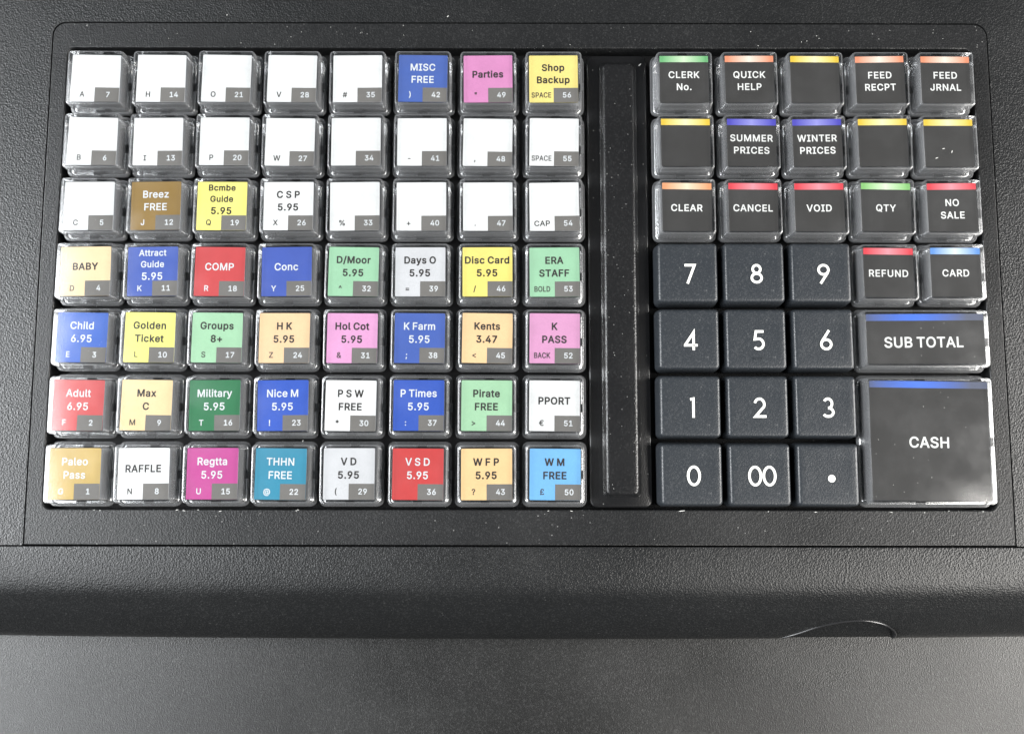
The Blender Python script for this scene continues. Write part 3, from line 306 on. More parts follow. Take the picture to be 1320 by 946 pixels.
(	547	294,-166 316,-171 425,-171 456,-155 466,-133 465,-111 397,41 352,172 327,281 316,390 322,521 349,674 399,838 466,1001 457,1037 425,1054 305,1053 283,1040 265,1012 217,914 174,794 141,663 119,521 116,347 130,238 147,161 207,-13 274,-144
)	547	45,-166 70,-171 179,-171 201,-161 212,-149 267,-45 319,85 349,194 368,303 374,412 371,499 357,609 335,718 296,849 257,947 210,1034 179,1054 59,1054 37,1044 21,1012 25,990 94,827 133,696 162,554 172,434 166,314 139,183 92,43 23,-111 25,-144
<	869	671,32 687,27 709,30 734,54 738,185 728,218 709,232 366,392 362,403 724,578 738,610 738,730 723,763 698,775 666,767 98,481 77,460 71,436 71,360 89,327
>	869	95,32 120,27 137,32 719,327 737,360 737,436 730,462 709,481 141,768 109,775 87,765 76,752 70,730 70,610 84,578 447,403 435,392 98,232 80,218 71,196 71,65 81,43
=	869	108,179 133,173 689,174 711,185 726,211 725,331 711,353 678,365 122,364 99,353 84,321 84,211 95,190|113,441 689,438 714,451 725,473 725,593 711,617 678,629 122,628 97,615 84,582 85,473 97,451
+	869	332,66 353,61 463,62 491,77 501,99 505,306 703,307 727,317 742,339 743,459 724,487 703,495 517,495 501,503 501,699 484,730 463,740 343,739 316,721 308,699 308,503 299,495 103,494 77,481 65,459 64,350 81,317 113,307 301,306 308,296 308,99 318,77
-	869	183,341 207,336 611,336 633,348 647,374 646,494 633,516 600,528 186,524 164,505 158,483 159,374 169,352
/	504	4,-131 29,-137 127,-137 149,-131 169,-109 463,982 462,1014 433,1041 313,1042 291,1033 276,1014 -18,-77 -16,-109
^	643	26,502 51,497 160,497 182,504 198,524 291,727 387,524 400,506 422,497 542,497 571,513 581,535 579,557 397,938 378,963 357,971 226,971 204,962 193,950 5,557 6,524
*	869	338,403 360,398 447,398 469,403 482,414 492,436 491,548 578,494 611,488 636,501 691,600 690,621 676,644 574,698 676,752 690,774 688,807 645,883 622,907 589,909 491,848 492,960 480,986 458,999 360,1000 327,986 315,960 316,848 218,909 182,905 163,886 115,796 116,774 131,752 232,698 130,643 114,611 125,578 171,501 196,488 229,494 316,548 315,436 325,414
"	633	118,573 140,567 228,567 249,572 264,584 274,606 282,804 293,757 299,606 309,584 326,571 348,567 446,569 469,584 480,617 493,955 478,988 446,1000 326,1000 282,976 271,990 249,999 129,1000 94,987 80,955 93,617 97,595
'	428	118,573 140,567 238,568 260,580 271,595 288,955 282,977 260,996 118,999 94,987 82,966 94,606 104,584'''
FM = r'''A	925	7,11 34,0 158,0 181,11 269,259 282,262 609,262 620,248 711,7 733,0 857,0 880,13 882,45 538,981 519,999 372,1000 353,992 344,981 4,45 1,23/339,427 331,429 332,440 440,764 554,429
B	882	88,11 115,0 476,0 566,10 634,29 686,56 728,90 763,135 785,180 799,237 801,305 793,361 777,406 749,451 713,490 670,519 670,530 720,575 752,632 764,688 762,767 747,823 718,880 679,924 634,956 566,985 476,999 115,1000 92,993 83,981 81,34/261,168 261,421 273,426 510,421 569,395 609,350 625,305 622,248 600,210 566,185 521,171 476,166/261,592 261,834 487,831 542,812 574,778 590,733 588,688 567,643 532,611 498,596 453,588
C	981	390,-1 462,-12 563,-8 642,11 721,48 789,100 837,157 875,224 900,303 902,337 879,356 744,355 726,337 694,258 653,212 586,174 495,158 417,169 349,201 299,247 256,314 236,371 223,450 222,529 234,619 252,675 283,732 321,777 371,813 417,831 473,841 529,840 574,831 631,805 676,766 707,720 726,664 744,645 879,644 902,664 894,720 869,788 836,845 800,889 755,929 698,965 586,1004 495,1013 405,1005 315,977 240,935 176,878 123,808 85,732 58,642 45,540 48,427 66,326 105,224 155,145 224,78 304,28
D	967	88,11 115,0 408,0 543,15 632,45 690,78 758,135 802,192 851,293 873,383 883,496 875,609 851,711 814,791 758,868 690,925 588,974 487,996 115,1000 92,993 83,981 81,34/261,168 261,834 453,832 510,822 555,806 600,778 644,733 671,688 694,620 707,530 705,451 695,383 672,316 645,271 615,237 577,208 532,187 431,167
E	812	88,11 115,0 690,0 716,11 723,34 723,135 713,158 701,164 260,169 261,419 656,423 679,433 687,462 686,564 667,586 273,588 261,593 261,834 701,838 713,847 718,868 718,970 713,987 701,997 115,1000 92,993 83,981 81,34
F	797	88,11 115,0 228,0 250,8 259,23 261,407 645,409 668,429 668,553 645,574 260,575 261,834 690,836 705,846 712,868 712,970 701,993 679,1000 115,1000 92,993 83,981 81,34
G	1000	390,-1 495,-13 574,-7 665,17 732,51 794,100 845,161 884,236 906,314 912,371 913,506 901,526 879,533 518,532 496,517 493,393 507,372 721,368 733,360 720,303 687,244 642,201 586,172 495,158 439,164 394,178 349,202 315,230 282,269 257,314 236,371 223,450 222,529 234,619 257,687 290,743 326,782 371,813 417,832 462,840 518,841 563,833 620,809 665,772 698,726 732,653 744,646 879,644 897,653 904,664 899,709 875,777 844,833 800,887 755,927 698,963 586,1003 495,1013 394,1003 315,978 238,935 174,878 123,810 84,732 58,642 45,540 48,427 65,326 104,224 154,145 214,85 292,33
H	994	88,11 115,0 228,0 250,8 259,23 260,417 261,426 273,428 690,428 695,417 696,23 701,11 724,0 848,0 867,11 874,34 874,970 863,992 848,1000 724,1000 705,992 697,981 695,609 690,594 261,596 258,981 250,992 228,1000 115,1000 91,992 81,970 81,34
I	594	34,11 61,0 490,0 512,4 524,16 528,135 517,158 501,165 377,165 369,169 368,180 368,823 377,834 501,835 521,846 528,868 528,970 512,996 61,1000 39,993 30,981 27,868 39,841 61,835 185,834 188,823 188,169 61,165 38,158 27,135 27,34
J	771	248,-1 313,-12 369,-12 437,-1 482,15 533,44 572,78 606,121 630,168 645,224 651,292 651,969 642,991 629,999 494,999 474,980 471,281 460,225 438,190 403,165 369,154 324,153 279,165 244,190 223,224 212,269 210,348 200,372 178,379 65,379 42,373 33,360 38,224 53,168 76,121 100,89 144,48 189,20
K	901	88,11 115,0 228,0 254,11 260,34 262,327 363,431 667,8 690,0 825,0 852,11 858,23 855,45 493,553 491,564 848,947 858,970 848,993 825,1000 656,995 261,568 258,981 250,992 228,1000 115,1000 91,992 81,970 81,34
L	765	88,11 115,0 667,0 690,10 696,23 697,135 690,155 679,163 260,169 260,970 250,992 239,999 103,999 91,992 81,970 81,34
M	1200	88,11 115,0 228,0 248,11 254,23 255,598 261,625 499,23 510,7 532,0 634,0 656,13 893,618 902,586 903,23 908,11 927,0 1051,0 1072,11 1079,34 1079,970 1068,992 1051,1000 882,1000 859,992 588,286 577,279 307,984 284,1000 115,1000 91,992 81,970 81,34
N	1006	88,11 115,0 228,0 250,7 260,23 261,695 691,11 701,3 724,0 859,0 879,11 886,34 886,970 875,992 859,1000 735,1000 717,992 709,981 707,327 701,315 273,991 250,1000 115,1000 91,992 81,970 81,34
O	1024	390,-1 495,-13 586,-4 665,20 732,56 800,111 855,179 897,258 928,360 940,461 937,574 919,675 880,777 820,867 755,928 676,975 586,1004 495,1013 405,1005 315,977 241,935 177,878 123,807 85,732 58,642 45,540 48,427 66,326 105,224 156,145 224,78 304,28/428,166 371,188 326,219 290,258 256,314 236,371 224,439 221,506 227,585 244,653 263,698 291,743 326,781 371,812 417,831 473,841 529,840 586,826 642,796 687,754 718,709 743,653 759,585 765,495 759,416 743,348 718,292 687,247 642,204 597,179 541,162 484,158
P	860	88,11 115,0 228,0 254,11 260,34 261,340 464,344 566,360 622,383 667,412 709,451 741,496 769,561 782,620 785,688 776,756 754,823 724,874 679,922 634,954 566,983 464,999 115,1000 92,993 83,981 81,34/261,511 261,835 476,832 532,815 567,789 598,733 606,665 593,598 565,553 521,523 476,511
Q	1024	717,-77 744,-88 868,-88 889,-77 895,-66 890,-41 790,92 792,103 841,160 883,227 911,295 928,363 939,453 940,543 927,645 908,712 868,799 817,870 755,928 676,975 597,1001 518,1012 428,1008 338,986 259,947 180,881 120,803 78,712 53,611 44,498 53,385 79,284 115,205 157,144 214,86 281,40 371,3 462,-12 552,-9 642,11 653,9/462,160 405,173 349,201 306,239 273,284 250,329 230,397 222,476 224,555 235,622 254,679 281,729 315,771 360,806 405,827 462,840 518,841 574,830 631,803 673,769 710,722 737,667 756,600 764,521 762,442 736,329 687,247 676,245 603,340 586,353 450,354 428,341 423,329 429,306 531,171 525,160
R	869	88,11 115,0 228,0 254,11 260,34 260,361 273,365 440,361 634,7 656,0 791,0 814,12 819,23 816,45 626,395 631,406 701,456 742,508 772,575 786,665 779,756 753,835 706,902 645,951 566,984 464,999 115,1000 92,993 83,981 81,34/261,536 261,835 487,831 543,811 581,778 604,722 606,654 589,598 560,564 521,544 464,533 273,531
S	864	301,-5 379,-15 469,-14 548,0 616,25 672,60 722,108 758,164 777,220 784,299 773,367 747,423 697,480 638,520 582,547 379,607 311,633 266,665 247,694 246,751 255,773 277,802 334,835 401,847 469,842 537,816 571,784 588,751 596,717 616,699 740,698 762,708 771,728 757,807 737,852 706,896 670,931 620,965 571,987 514,1004 435,1012 356,1009 289,994 221,967 167,931 122,886 94,841 73,784 66,717 75,649 99,593 142,539 198,498 266,465 539,378 587,345 606,311 608,277 600,243 565,198 503,164 413,151 334,162 277,188 244,222 228,254 221,292 202,311 74,312 52,306 41,288 50,220 70,164 106,108 142,70 187,38 244,11
T	868	332,11 356,0 480,0 498,11 503,23 504,823 514,834 784,838 796,849 800,868 800,970 784,996 62,1000 40,993 31,981 29,868 40,841 62,835 322,834 326,823 326,34
U	995	370,-4 442,-14 510,-14 588,-4 656,18 713,48 763,86 804,131 839,188 866,267 875,346 875,966 870,985 859,996 724,1000 702,989 696,977 695,357 688,301 664,244 622,199 566,169 487,156 408,164 340,194 295,239 267,301 260,357 259,977 250,992 228,1000 103,999 82,977 81,346 95,244 129,165 194,85 273,31
V	925	353,11 372,0 519,1 542,20 883,959 883,981 869,997 722,999 701,981 451,252 440,250 181,986 158,1000 34,1000 11,993 2,981 2,959
W	1307	263,11 282,0 429,0 451,15 632,679 818,11 846,0 981,0 1003,11 1265,959 1265,981 1256,992 1241,1000 1117,1000 1095,992 1087,981 914,306 902,319 729,981 721,992 699,1000 564,1000 546,992 535,970 361,305 350,322 180,981 158,999 34,1000 11,992 2,981 2,959
X	915	10,11 37,0 184,4 432,361 443,363 682,11 714,0 838,0 865,11 871,23 868,45 548,519 849,953 854,970 844,992 815,1000 691,1000 670,992 443,659 432,665 212,992 184,1000 60,1000 35,992 24,970 33,947 329,519 331,508 8,45 4,23
Y	911	353,11 372,0 496,0 519,12 525,34 526,406 869,959 869,981 857,995 835,1000 711,1000 684,992 440,590 429,599 188,992 169,1000 34,1000 11,993 2,981 0,970 9,947 345,406 346,34
Z	849	54,11 78,0 732,0 761,11 768,34 768,135 758,158 744,165 292,165 278,169 759,868 763,970 752,992 732,1000 78,1000 56,993 47,981 45,857 67,835 531,835 54,135 47,113 47,34
a	758	208,-4 285,-16 364,-9 421,9 477,45 488,11 511,0 624,0 649,18 652,492 645,571 626,627 590,682 545,721 488,749 421,765 353,770 285,764 218,746 161,718 116,683 78,638 49,582 47,559 60,543 184,506 207,515 229,553 259,582 297,601 331,609 376,611 421,602 455,580 473,548 476,492 443,481 252,454 173,433 94,389 63,356 43,323 30,277 26,221 33,165 50,120 79,74 114,41 161,12/263,151 229,166 203,199 202,244 218,271 244,289 285,303 478,334 479,277 472,244 456,210 432,183 398,161 364,149 308,144
b	823	340,-4 428,-15 529,2 608,44 673,109 721,199 744,289 751,402 735,515 705,594 661,662 608,712 541,749 462,768 372,767 315,751 246,707 240,718 236,984 214,1000 90,999 74,989 67,966 69,19 90,1 214,1 235,19 237,41 248,51 293,17/360,153 326,167 301,188 275,222 259,256 240,346 243,447 269,526 315,582 372,606 439,607 473,596 507,575 550,515 566,470 575,413 570,312 545,233 523,199 496,173 439,149 394,147
c	770	291,-4 360,-14 428,-13 495,2 552,25 597,55 642,100 678,154 699,210 697,233 676,249 552,268 535,256 505,199 473,170 416,149 360,147 315,159 281,180 254,210 229,256 208,357 217,459 249,537 277,571 304,591 371,609 416,607 450,597 502,560 539,492 552,485 676,513 694,526 697,549 681,594 627,673 563,724 473,760 405,770 326,766 259,749 202,722 146,678 104,628 67,560 45,492 34,402 36,323 50,244 75,177 112,116 161,64 225,21
d	823	274,-4 360,-15 428,-9 484,13 541,55 552,16 574,0 687,0 706,7 715,19 717,966 710,989 698,998 574,1000 551,989 544,966 541,703 484,744 428,764 338,770 270,758 203,729 146,686 99,628 67,567 42,481 33,380 40,289 63,199 101,125 152,64 213,20/338,151 281,179 253,210 234,244 210,334 212,436 234,515 274,571 326,602 405,607 439,599 473,579 502,549 521,515 544,425 541,312 516,233 473,178 416,151
e	785	294,-4 360,-14 428,-14 495,-2 552,19 608,53 645,86 678,131 703,188 702,210 687,225 563,255 542,244 518,199 473,162 416,147 360,148 315,159 281,178 249,210 229,244 214,289 213,313 687,313 708,323 714,334 714,436 705,504 687,563 655,628 619,673 565,718 518,743 450,763 383,770 304,763 236,741 191,715 140,673 96,616 63,549 43,481 34,402 37,312 49,244 78,169 117,109 168,57 225,21/213,469 234,526 270,571 315,599 371,610 428,604 473,581 511,537 533,481 529,468
f	508	126,11 151,0 264,0 285,11 291,23 292,598 298,604 433,607 448,620 451,643 451,733 444,750 422,761 298,761 292,767 293,823 306,857 320,869 365,875 422,865 444,878 472,992 464,1015 444,1026 388,1037 320,1038 264,1026 214,1004 162,959 135,914 120,857 117,764 4,760 -15,744 -18,632 -7,611 16,604 106,604 119,598 119,34
g	824	274,-267 338,-276 405,-278 473,-270 541,-252 586,-231 631,-199 671,-154 696,-109 712,-53 718,15 718,726 713,748 698,759 570,759 554,748 548,714 541,704 484,745 428,764 338,770 270,758 213,735 153,692 104,635 67,568 48,511 36,444 38,308 67,201 94,150 129,105 168,70 225,37 281,18 338,10 394,10 450,21 543,71 543,-7 530,-53 500,-86 450,-111 371,-119 304,-108 259,-82 213,-30 191,-15 168,-21 78,-72 67,-84 65,-109 78,-132 135,-198 202,-242/349,171 315,180 281,198 236,252 212,331 211,432 232,511 270,568 326,602 405,608 439,599 473,580 519,523 544,432 543,331 520,252 484,205 428,175
h	797	74,11 101,0 214,0 236,16 240,451 248,508 262,541 293,577 338,601 383,608 428,603 465,586 496,554 510,519 517,462 518,22 541,1 654,0 676,5 689,23 689,496 681,564 659,632 631,677 586,721 541,747 484,764 417,770 360,765 304,746 248,711 240,722 240,970 230,992 214,1000 90,999 77,992 67,970 67,34
i	347	74,11 91,1 215,0 233,11 239,23 240,733 227,756 215,760 91,760 80,756 67,733 67,34|121,823 159,818 204,829 238,855 259,891 263,936 252,970 227,1002 193,1021 148,1027 114,1020 74,992 53,959 46,925 56,880 81,846
j	347	-42,-252 -26,-263 42,-262 87,-254 132,-236 193,-185 214,-151 231,-106 240,-27 240,729 234,749 222,758 98,761 76,752 69,740 66,-38 59,-72 42,-92 -26,-101 -45,-117 -48,-230|140,819 188,823 222,841 251,875 262,909 261,943 245,981 214,1011 177,1025 132,1026 98,1013 64,982 48,943 49,898 64,864 98,833
k	742	74,11 101,0 214,0 233,11 240,34 240,271 281,314 529,3 687,0 710,10 717,23 710,50 412,429 687,710 694,722 692,744 682,756 665,761 529,761 509,756 248,490 240,508 240,970 230,992 214,1000 90,999 77,992 67,970 67,34
l	389	179,7 248,-4 326,3 358,18 363,41 338,148 315,160 259,157 246,165 241,187 239,977 234,988 214,1000 101,1000 78,993 67,966 68,165 78,108 101,63 135,29
m	1166	74,11 101,0 214,0 236,16 240,474 246,519 261,553 293,587 326,604 372,610 405,606 439,589 462,564 475,530 477,23 484,10 507,0 620,0 642,11 649,34 653,519 665,553 694,586 732,605 778,610 811,606 851,586 872,564 883,530 887,23 893,11 913,0 1026,0 1048,7 1059,34 1058,530 1043,609 1009,677 979,711 935,742 890,761 834,772 766,771 699,753 642,722 586,676 529,736 496,756 451,769 394,773 338,764 290,744 248,715 238,722 234,744 214,760 101,761 78,754 70,744 67,722 67,34
n	796	74,11 101,0 214,0 236,16 240,451 248,508 262,541 293,577 338,601 383,608 428,603 465,586 496,554 510,519 517,462 518,22 541,1 665,0 683,11 690,34 685,541 672,598 652,643 621,688 584,722 518,755 439,770 338,759 293,741 248,711 236,722 233,744 214,760 90,760 70,744 67,34
o	806	291,-4 360,-14 439,-11 507,5 563,32 619,75 666,131 702,199 723,267 733,346 731,436 716,515 687,588 642,656 588,707 529,741 462,763 383,770 315,764 259,749 196,718 146,678 101,623 67,560 45,492 34,402 36,323 50,244 75,177 112,116 161,64 225,21/338,151 281,180 254,210 234,244 210,334 213,436 236,515 281,575 338,604 416,607 450,597 484,577 531,515 557,425 554,312 528,233 482,177 450,158 416,149
p	823	74,-252 101,-264 214,-263 236,-247 240,41 248,51 304,11 349,-6 417,-15 496,-8 563,16 619,52 665,99 706,165 735,244 749,323 748,436 735,515 711,582 670,650 620,703 563,739 473,767 383,768 315,751 248,706 237,718 229,751 214,760 90,760 69,740 67,-230/360,153 326,167 301,187 275,221 259,255 240,345 243,447 268,526 315,582 372,606 439,607 473,596 507,574 550,515 566,469 575,413 570,312 545,233 522,199 496,173 439,149 394,147
q	823	551,-252 574,-264 687,-264 710,-253 716,-241 715,740 709,751 687,761 574,761 552,745 541,703 484,744 428,764 338,770 270,758 213,735 156,695 106,639 69,571 44,492 34,413 35,323 49,244 78,165 123,94 180,42 247,5 338,-14 416,-11 484,13 541,55 544,-230/338,151 281,179 253,210 234,244 210,334 212,436 234,515 273,571 326,602 405,607 439,599 473,579 502,548 521,515 544,424 541,312 516,233 473,178 416,151
r	518	74,11 101,0 214,0 236,16 245,508 270,555 315,588 372,601 451,595 473,607 480,632 474,744 462,764 417,771 348,767 293,749 248,721 237,722 233,744 214,760 90,760 70,744 67,34
s	713	236,-4 295,-13 363,-14 430,-5 487,12 541,41 581,75 615,120 633,165 642,222 633,289 613,334 577,378 543,402 487,429 272,488 247,504 233,526 234,560 250,583 284,604 329,614 385,611 419,598 446,571 470,526 487,513 599,535 622,547 628,571 621,594 577,674 520,725 453,756 396,767 329,770 261,762 205,744 157,718 114,682 82,639 64,594 56,537 66,470 87,425 126,381 160,357 216,331 419,277 452,256 464,233 460,199 430,167 396,152 340,144 284,150 248,165 223,188 198,244 182,256 47,227 36,210 41,177 58,131 87,86 148,32
t	459	228,4 286,-7 354,-5 410,9 423,26 388,148 365,158 320,152 286,156 268,173 263,207 263,601 377,604 397,613 407,635 406,737 399,750 385,759 275,761 264,766 262,906 253,923 230,931 117,931 95,917 90,906 90,771 83,762 4,760 -12,748 -18,726 -18,635 -9,613 4,605 88,601 90,195 97,139 114,94 148,49 185,22
u	797	252,2 315,-9 394,-4 462,19 518,58 521,24 541,2 665,0 684,13 690,36 690,724 686,746 676,756 541,760 521,746 517,306 511,261 493,216 462,181 417,159 372,153 326,158 293,174 263,205 245,250 236,746 225,757 202,761 90,760 71,746 67,284 79,182 100,126 139,69 191,28
v	758	277,11 295,0 419,0 442,12 715,722 713,744 701,757 566,761 547,756 537,744 363,259 352,275 183,745 160,761 36,761 16,756 5,744 4,722
w	1087	231,11 260,0 372,0 390,11 519,456 530,450 657,11 677,0 790,0 812,7 823,23 1035,722 1027,753 1004,761 891,761 870,756 860,744 733,291 615,733 598,758 463,761 439,744 316,296 188,744 177,756 158,761 45,761 23,754 15,744 13,722
x	739	15,11 42,0 166,0 189,8 347,250 516,4 663,0 684,11 690,23 687,45 451,383 674,713 680,733 666,756 651,761 505,756 358,532 347,532 200,757 54,761 31,751 23,733 30,711 246,395 246,383 13,45 9,23
y	758	85,-257 183,-268 261,-251 325,-212 374,-152 405,-88 713,716 716,736 701,757 566,761 539,747 363,260 352,274 181,747 171,757 149,761 25,760 7,747 2,736 7,713 268,25 233,-65 205,-97 171,-106 115,-98 90,-110 58,-223 65,-246
z	742	54,11 81,0 622,0 649,11 656,34 656,135 645,157 633,163 318,170 306,171 301,180 643,632 644,733 633,754 611,761 92,761 72,756 62,744 59,620 81,598 397,592 404,586 55,135 47,113 47,34
0	876	329,-1 419,-13 498,-4 566,20 621,55 676,111 717,179 748,258 769,360 779,495 773,608 756,709 726,799 682,878 622,943 554,985 476,1008 397,1012 329,1001 261,974 205,934 164,890 122,822 91,743 68,642 59,529 63,393 80,292 110,202 153,123 203,66 261,25/385,155 350,168 318,192 285,236 264,281 245,348 236,416 234,563 254,687 295,780 321,811 351,833 385,845 430,849 476,838 509,817 543,779 568,732 587,675 599,608 603,439 581,303 564,258 538,213 509,183 476,162 430,152
1	876	118,11 145,0 720,0 743,8 751,23 752,135 743,153 720,161 551,161 540,169 540,970 529,992 517,999 359,999 134,835 129,688 134,675 156,661 179,668 348,790 359,796 362,789 362,169 348,161 145,161 122,154 112,135 111,34
2	876	95,11 122,0 719,0 742,11 748,23 749,135 742,154 731,162 381,170 370,171 361,180 539,367 632,474 694,564 725,643 733,699 732,756 705,846 647,925 607,957 562,983 505,1002 438,1012 370,1010 302,995 246,971 201,941 156,895 124,846 103,789 92,722 93,688 110,671 246,671 263,688 273,756 297,801 336,832 392,848 460,844 516,817 553,767 561,711 545,643 494,566 94,135 88,113 88,34
3	876	300,-1 378,-12 445,-11 513,1 569,20 626,51 672,89 708,134 737,190 754,258 754,337 737,405 708,461 671,506 612,551 558,577 477,596 715,867 717,980 694,1000 130,1000 107,991 100,980 99,867 107,845 118,837 457,826 460,822 263,596 260,484 265,470 288,457 412,456 491,436 547,393 573,337 578,303 574,258 547,206 491,168 423,153 344,159 288,182 254,215 225,292 209,303 84,304 57,292 51,269 63,202 81,157 111,111 152,70 197,38
4	876	497,11 517,0 630,0 652,7 663,34 663,192 765,195 783,203 793,226 793,327 786,350 765,360 675,361 663,372 663,620 652,640 641,646 517,647 494,632 490,372 483,364 269,366 256,372 602,959 604,970 596,990 573,1000 460,1000 436,992 43,327 43,226 53,203 66,196 488,192 490,34
5	876	314,-1 385,-12 452,-10 509,0 565,22 622,56 667,98 702,145 730,202 751,303 746,405 712,503 655,582 588,634 498,669 396,675 340,665 295,649 287,653 286,664 306,834 678,835 698,845 707,867 707,969 701,988 689,997 182,1000 159,994 149,980 95,506 97,484 114,469 238,454 295,487 340,504 396,511 448,506 498,485 531,455 557,416 572,371 572,292 546,224 498,177 441,155 374,155 315,179 272,223 254,281 238,298 114,301 89,292 80,269 88,213 109,157 137,111 171,75 216,40 261,16
6	876	327,-1 392,-12 459,-10 527,4 583,28 638,66 680,111 715,168 736,224 748,303 742,393 719,468 682,529 629,581 561,618 493,636 407,642 622,957 623,980 606,998 471,1000 445,991 178,596 129,506 101,427 88,348 90,281 104,213 128,157 166,100 211,56 268,20/380,154 324,180 280,236 262,303 266,371 291,427 335,468 392,488 459,485 516,457 557,405 574,337 569,269 538,207 493,168 437,151
7	876	156,11 175,0 299,0 322,5 333,19 749,846 752,970 739,994 716,1000 119,1000 96,993 87,981 86,857 107,836 536,829 545,823 153,45 150,23
8	876	313,-1 393,-12 472,-10 551,6 618,34 675,73 721,123 752,179 767,236 769,314 747,393 706,461 641,517 637,529 691,585 724,653 735,732 720,822 684,890 630,945 562,985 483,1008 415,1013 348,1007 291,992 235,965 190,933 145,882 119,833 103,777 102,698 120,630 156,569 199,529 195,517 156,489 122,452 84,382 66,292 77,202 111,129 167,68 235,25/370,155 303,179 258,224 246,258 243,292 248,326 263,360 314,408 382,432 461,431 527,405 564,371 587,326 591,269 573,219 539,184 494,162 438,152/404,596 348,609 303,643 280,687 279,754 299,799 341,833 393,848 461,845 514,822 544,788 559,743 555,687 539,653 505,619 461,600
9	876	218,11 245,0 369,0 392,9 646,383 697,474 729,553 745,620 748,688 740,756 718,823 685,880 640,931 586,970 527,996 459,1010 392,1012 324,1001 268,980 211,945 167,902 128,846 103,789 89,711 92,620 113,541 152,474 200,425 256,390 335,365 414,360 425,350 215,45 212,23/369,517 313,550 278,598 262,665 268,733 295,789 347,834 403,850 459,845 516,816 555,767 574,699 567,620 538,565 493,528 437,511
.	386	126,3 174,-8 219,0 253,21 281,59 290,93 286,138 264,179 231,207 185,220 140,215 104,195 75,161 62,116 67,71 95,26
,	386	73,-221 163,-220 185,-198 281,151 280,174 265,189 118,191 98,174 40,-187 46,-209
:	386	126,3 174,-8 219,0 253,21 281,59 290,93 286,138 264,179 231,207 185,220 140,215 104,195 75,161 62,116 67,71 95,26|128,511 174,500 219,508 253,530 281,567 291,612 283,657 261,691 219,721 174,729 129,719 91,691 69,657 61,612 72,567 95,534
;	386	73,-221 163,-220 185,-198 281,151 280,174 265,189 118,191 98,174 40,-187 46,-209|179,501 220,504 261,524 291,557 305,603 301,648 284,681 254,711 208,727 163,725 120,704 91,670 77,625 82,580 99,546 140,512
!	401	131,3 168,-7 213,-4 249,14 281,50 294,93 290,138 269,178 236,206 190,219 145,214 110,195 78,155 67,116 72,71 100,26|101,308 123,296 236,296 258,306 265,319 274,973 269,986 247,1000 112,1000 100,995 87,973 94,330
?	701	253,3 302,-8 347,1 381,23 407,59 417,105 408,150 386,184 347,211 302,220 257,211 219,184 197,150 189,116 194,71 212,36|228,285 246,280 359,280 381,292 388,308 393,387 407,420 438,453 517,508 557,544 597,601 619,657 628,714 627,770 615,826 595,871 563,917 527,950 483,978 426,1000 370,1011 291,1011 235,1001 178,980 129,950 88,912 52,860 32,807 21,725 32,706 54,699 183,702 195,714 207,770 224,804 257,835 302,851 347,852 393,839 425,815 446,781 452,725 434,668 393,623 284,544 238,477 223,431 215,364 214,308
%	1288	851,-6 898,-16 943,-17 1022,2 1055,22 1089,55 1129,129 1139,185 1140,253 1124,343 1101,388 1078,416 1042,445 999,465 909,475 830,455 794,433 762,403 723,332 711,276 710,208 725,118 748,73 773,41 807,14/909,126 885,140 870,174 869,276 889,321 909,331 943,331 965,318 980,287 983,185 972,152 954,130|229,5 243,0 356,0 379,16 1022,952 1028,975 1010,997 886,1000 865,986 222,50 215,27|297,524 390,531 458,565 492,599 514,635 537,715 535,839 506,918 480,952 438,986 401,1003 356,1013 266,1009 194,975 158,941 136,907 111,828 111,704 123,659 142,619 173,580 210,552 255,532/300,669 283,682 268,715 267,817 289,862 311,872 345,870 367,852 380,817 379,715 356,673 334,666
&	866	263,-1 349,-12 439,-6 529,21 597,60 608,60 650,10 665,1 811,0 831,10 837,21 834,46 716,190 751,258 772,326 783,416 777,462 755,475 631,471 615,450 610,382 597,335 456,506 451,517 536,585 593,653 621,720 628,788 614,856 574,923 507,977 428,1004 371,1009 315,1005 264,991 218,969 180,939 148,901 125,856 113,811 110,743 121,687 146,630 201,551 202,540 112,462 61,393 36,314 38,224 65,145 112,81 180,31/304,153 259,175 232,202 214,236 210,281 217,314 238,348 281,391 315,413 491,202 492,190 450,166 405,151 349,146/338,650 288,732 283,766 288,799 304,824 334,845 371,852 405,847 430,833 447,811 453,788 450,753 433,720 411,698 349,649
@	1288	514,-239 665,-250 789,-237 879,-217 947,-193 958,-182 961,-160 933,-69 913,-50 710,-95 608,-96 529,-85 450,-61 383,-26 326,20 281,77 242,156 219,246 210,359 218,461 239,551 275,630 325,698 383,746 473,791 586,814 710,813 812,788 901,738 964,675 1014,586 1040,483 1041,348 1026,235 1013,201 993,179 947,170 917,190 906,224 905,652 890,675 766,678 744,658 676,687 586,693 507,675 445,641 388,585 348,517 324,438 319,348 330,258 357,179 402,111 462,60 541,29 642,26 710,45 777,91 823,53 879,30 947,20 1014,26 1071,48 1120,89 1157,145 1184,224 1201,348 1201,483 1179,596 1137,698 1074,788 1003,856 912,912 800,952 676,968 541,962 428,938 316,889 225,824 153,743 101,650 67,551 45,404 50,258 75,134 123,21 187,-69 278,-148 394,-207/563,187 518,221 489,280 477,371 486,438 515,495 552,525 608,539 676,529 714,506 741,449 749,359 736,269 715,224 676,192 620,180
#	852	94,11 124,0 214,0 235,11 282,259 440,259 451,258 452,248 417,23 440,1 553,2 572,23 609,251 620,259 722,259 746,271 769,383 759,406 744,413 638,417 666,583 778,585 801,595 822,699 821,722 801,740 692,744 726,970 711,996 598,1000 575,984 530,741 372,741 359,744 394,981 372,999 260,998 248,989 241,970 204,744 90,741 71,733 62,722 45,620 50,598 68,585 169,584 176,575 150,417 34,414 15,406 4,383 -11,293 -4,271 11,260 113,259 123,248 87,34/316,414 308,417 308,429 332,575 338,584 496,585 506,575 478,417
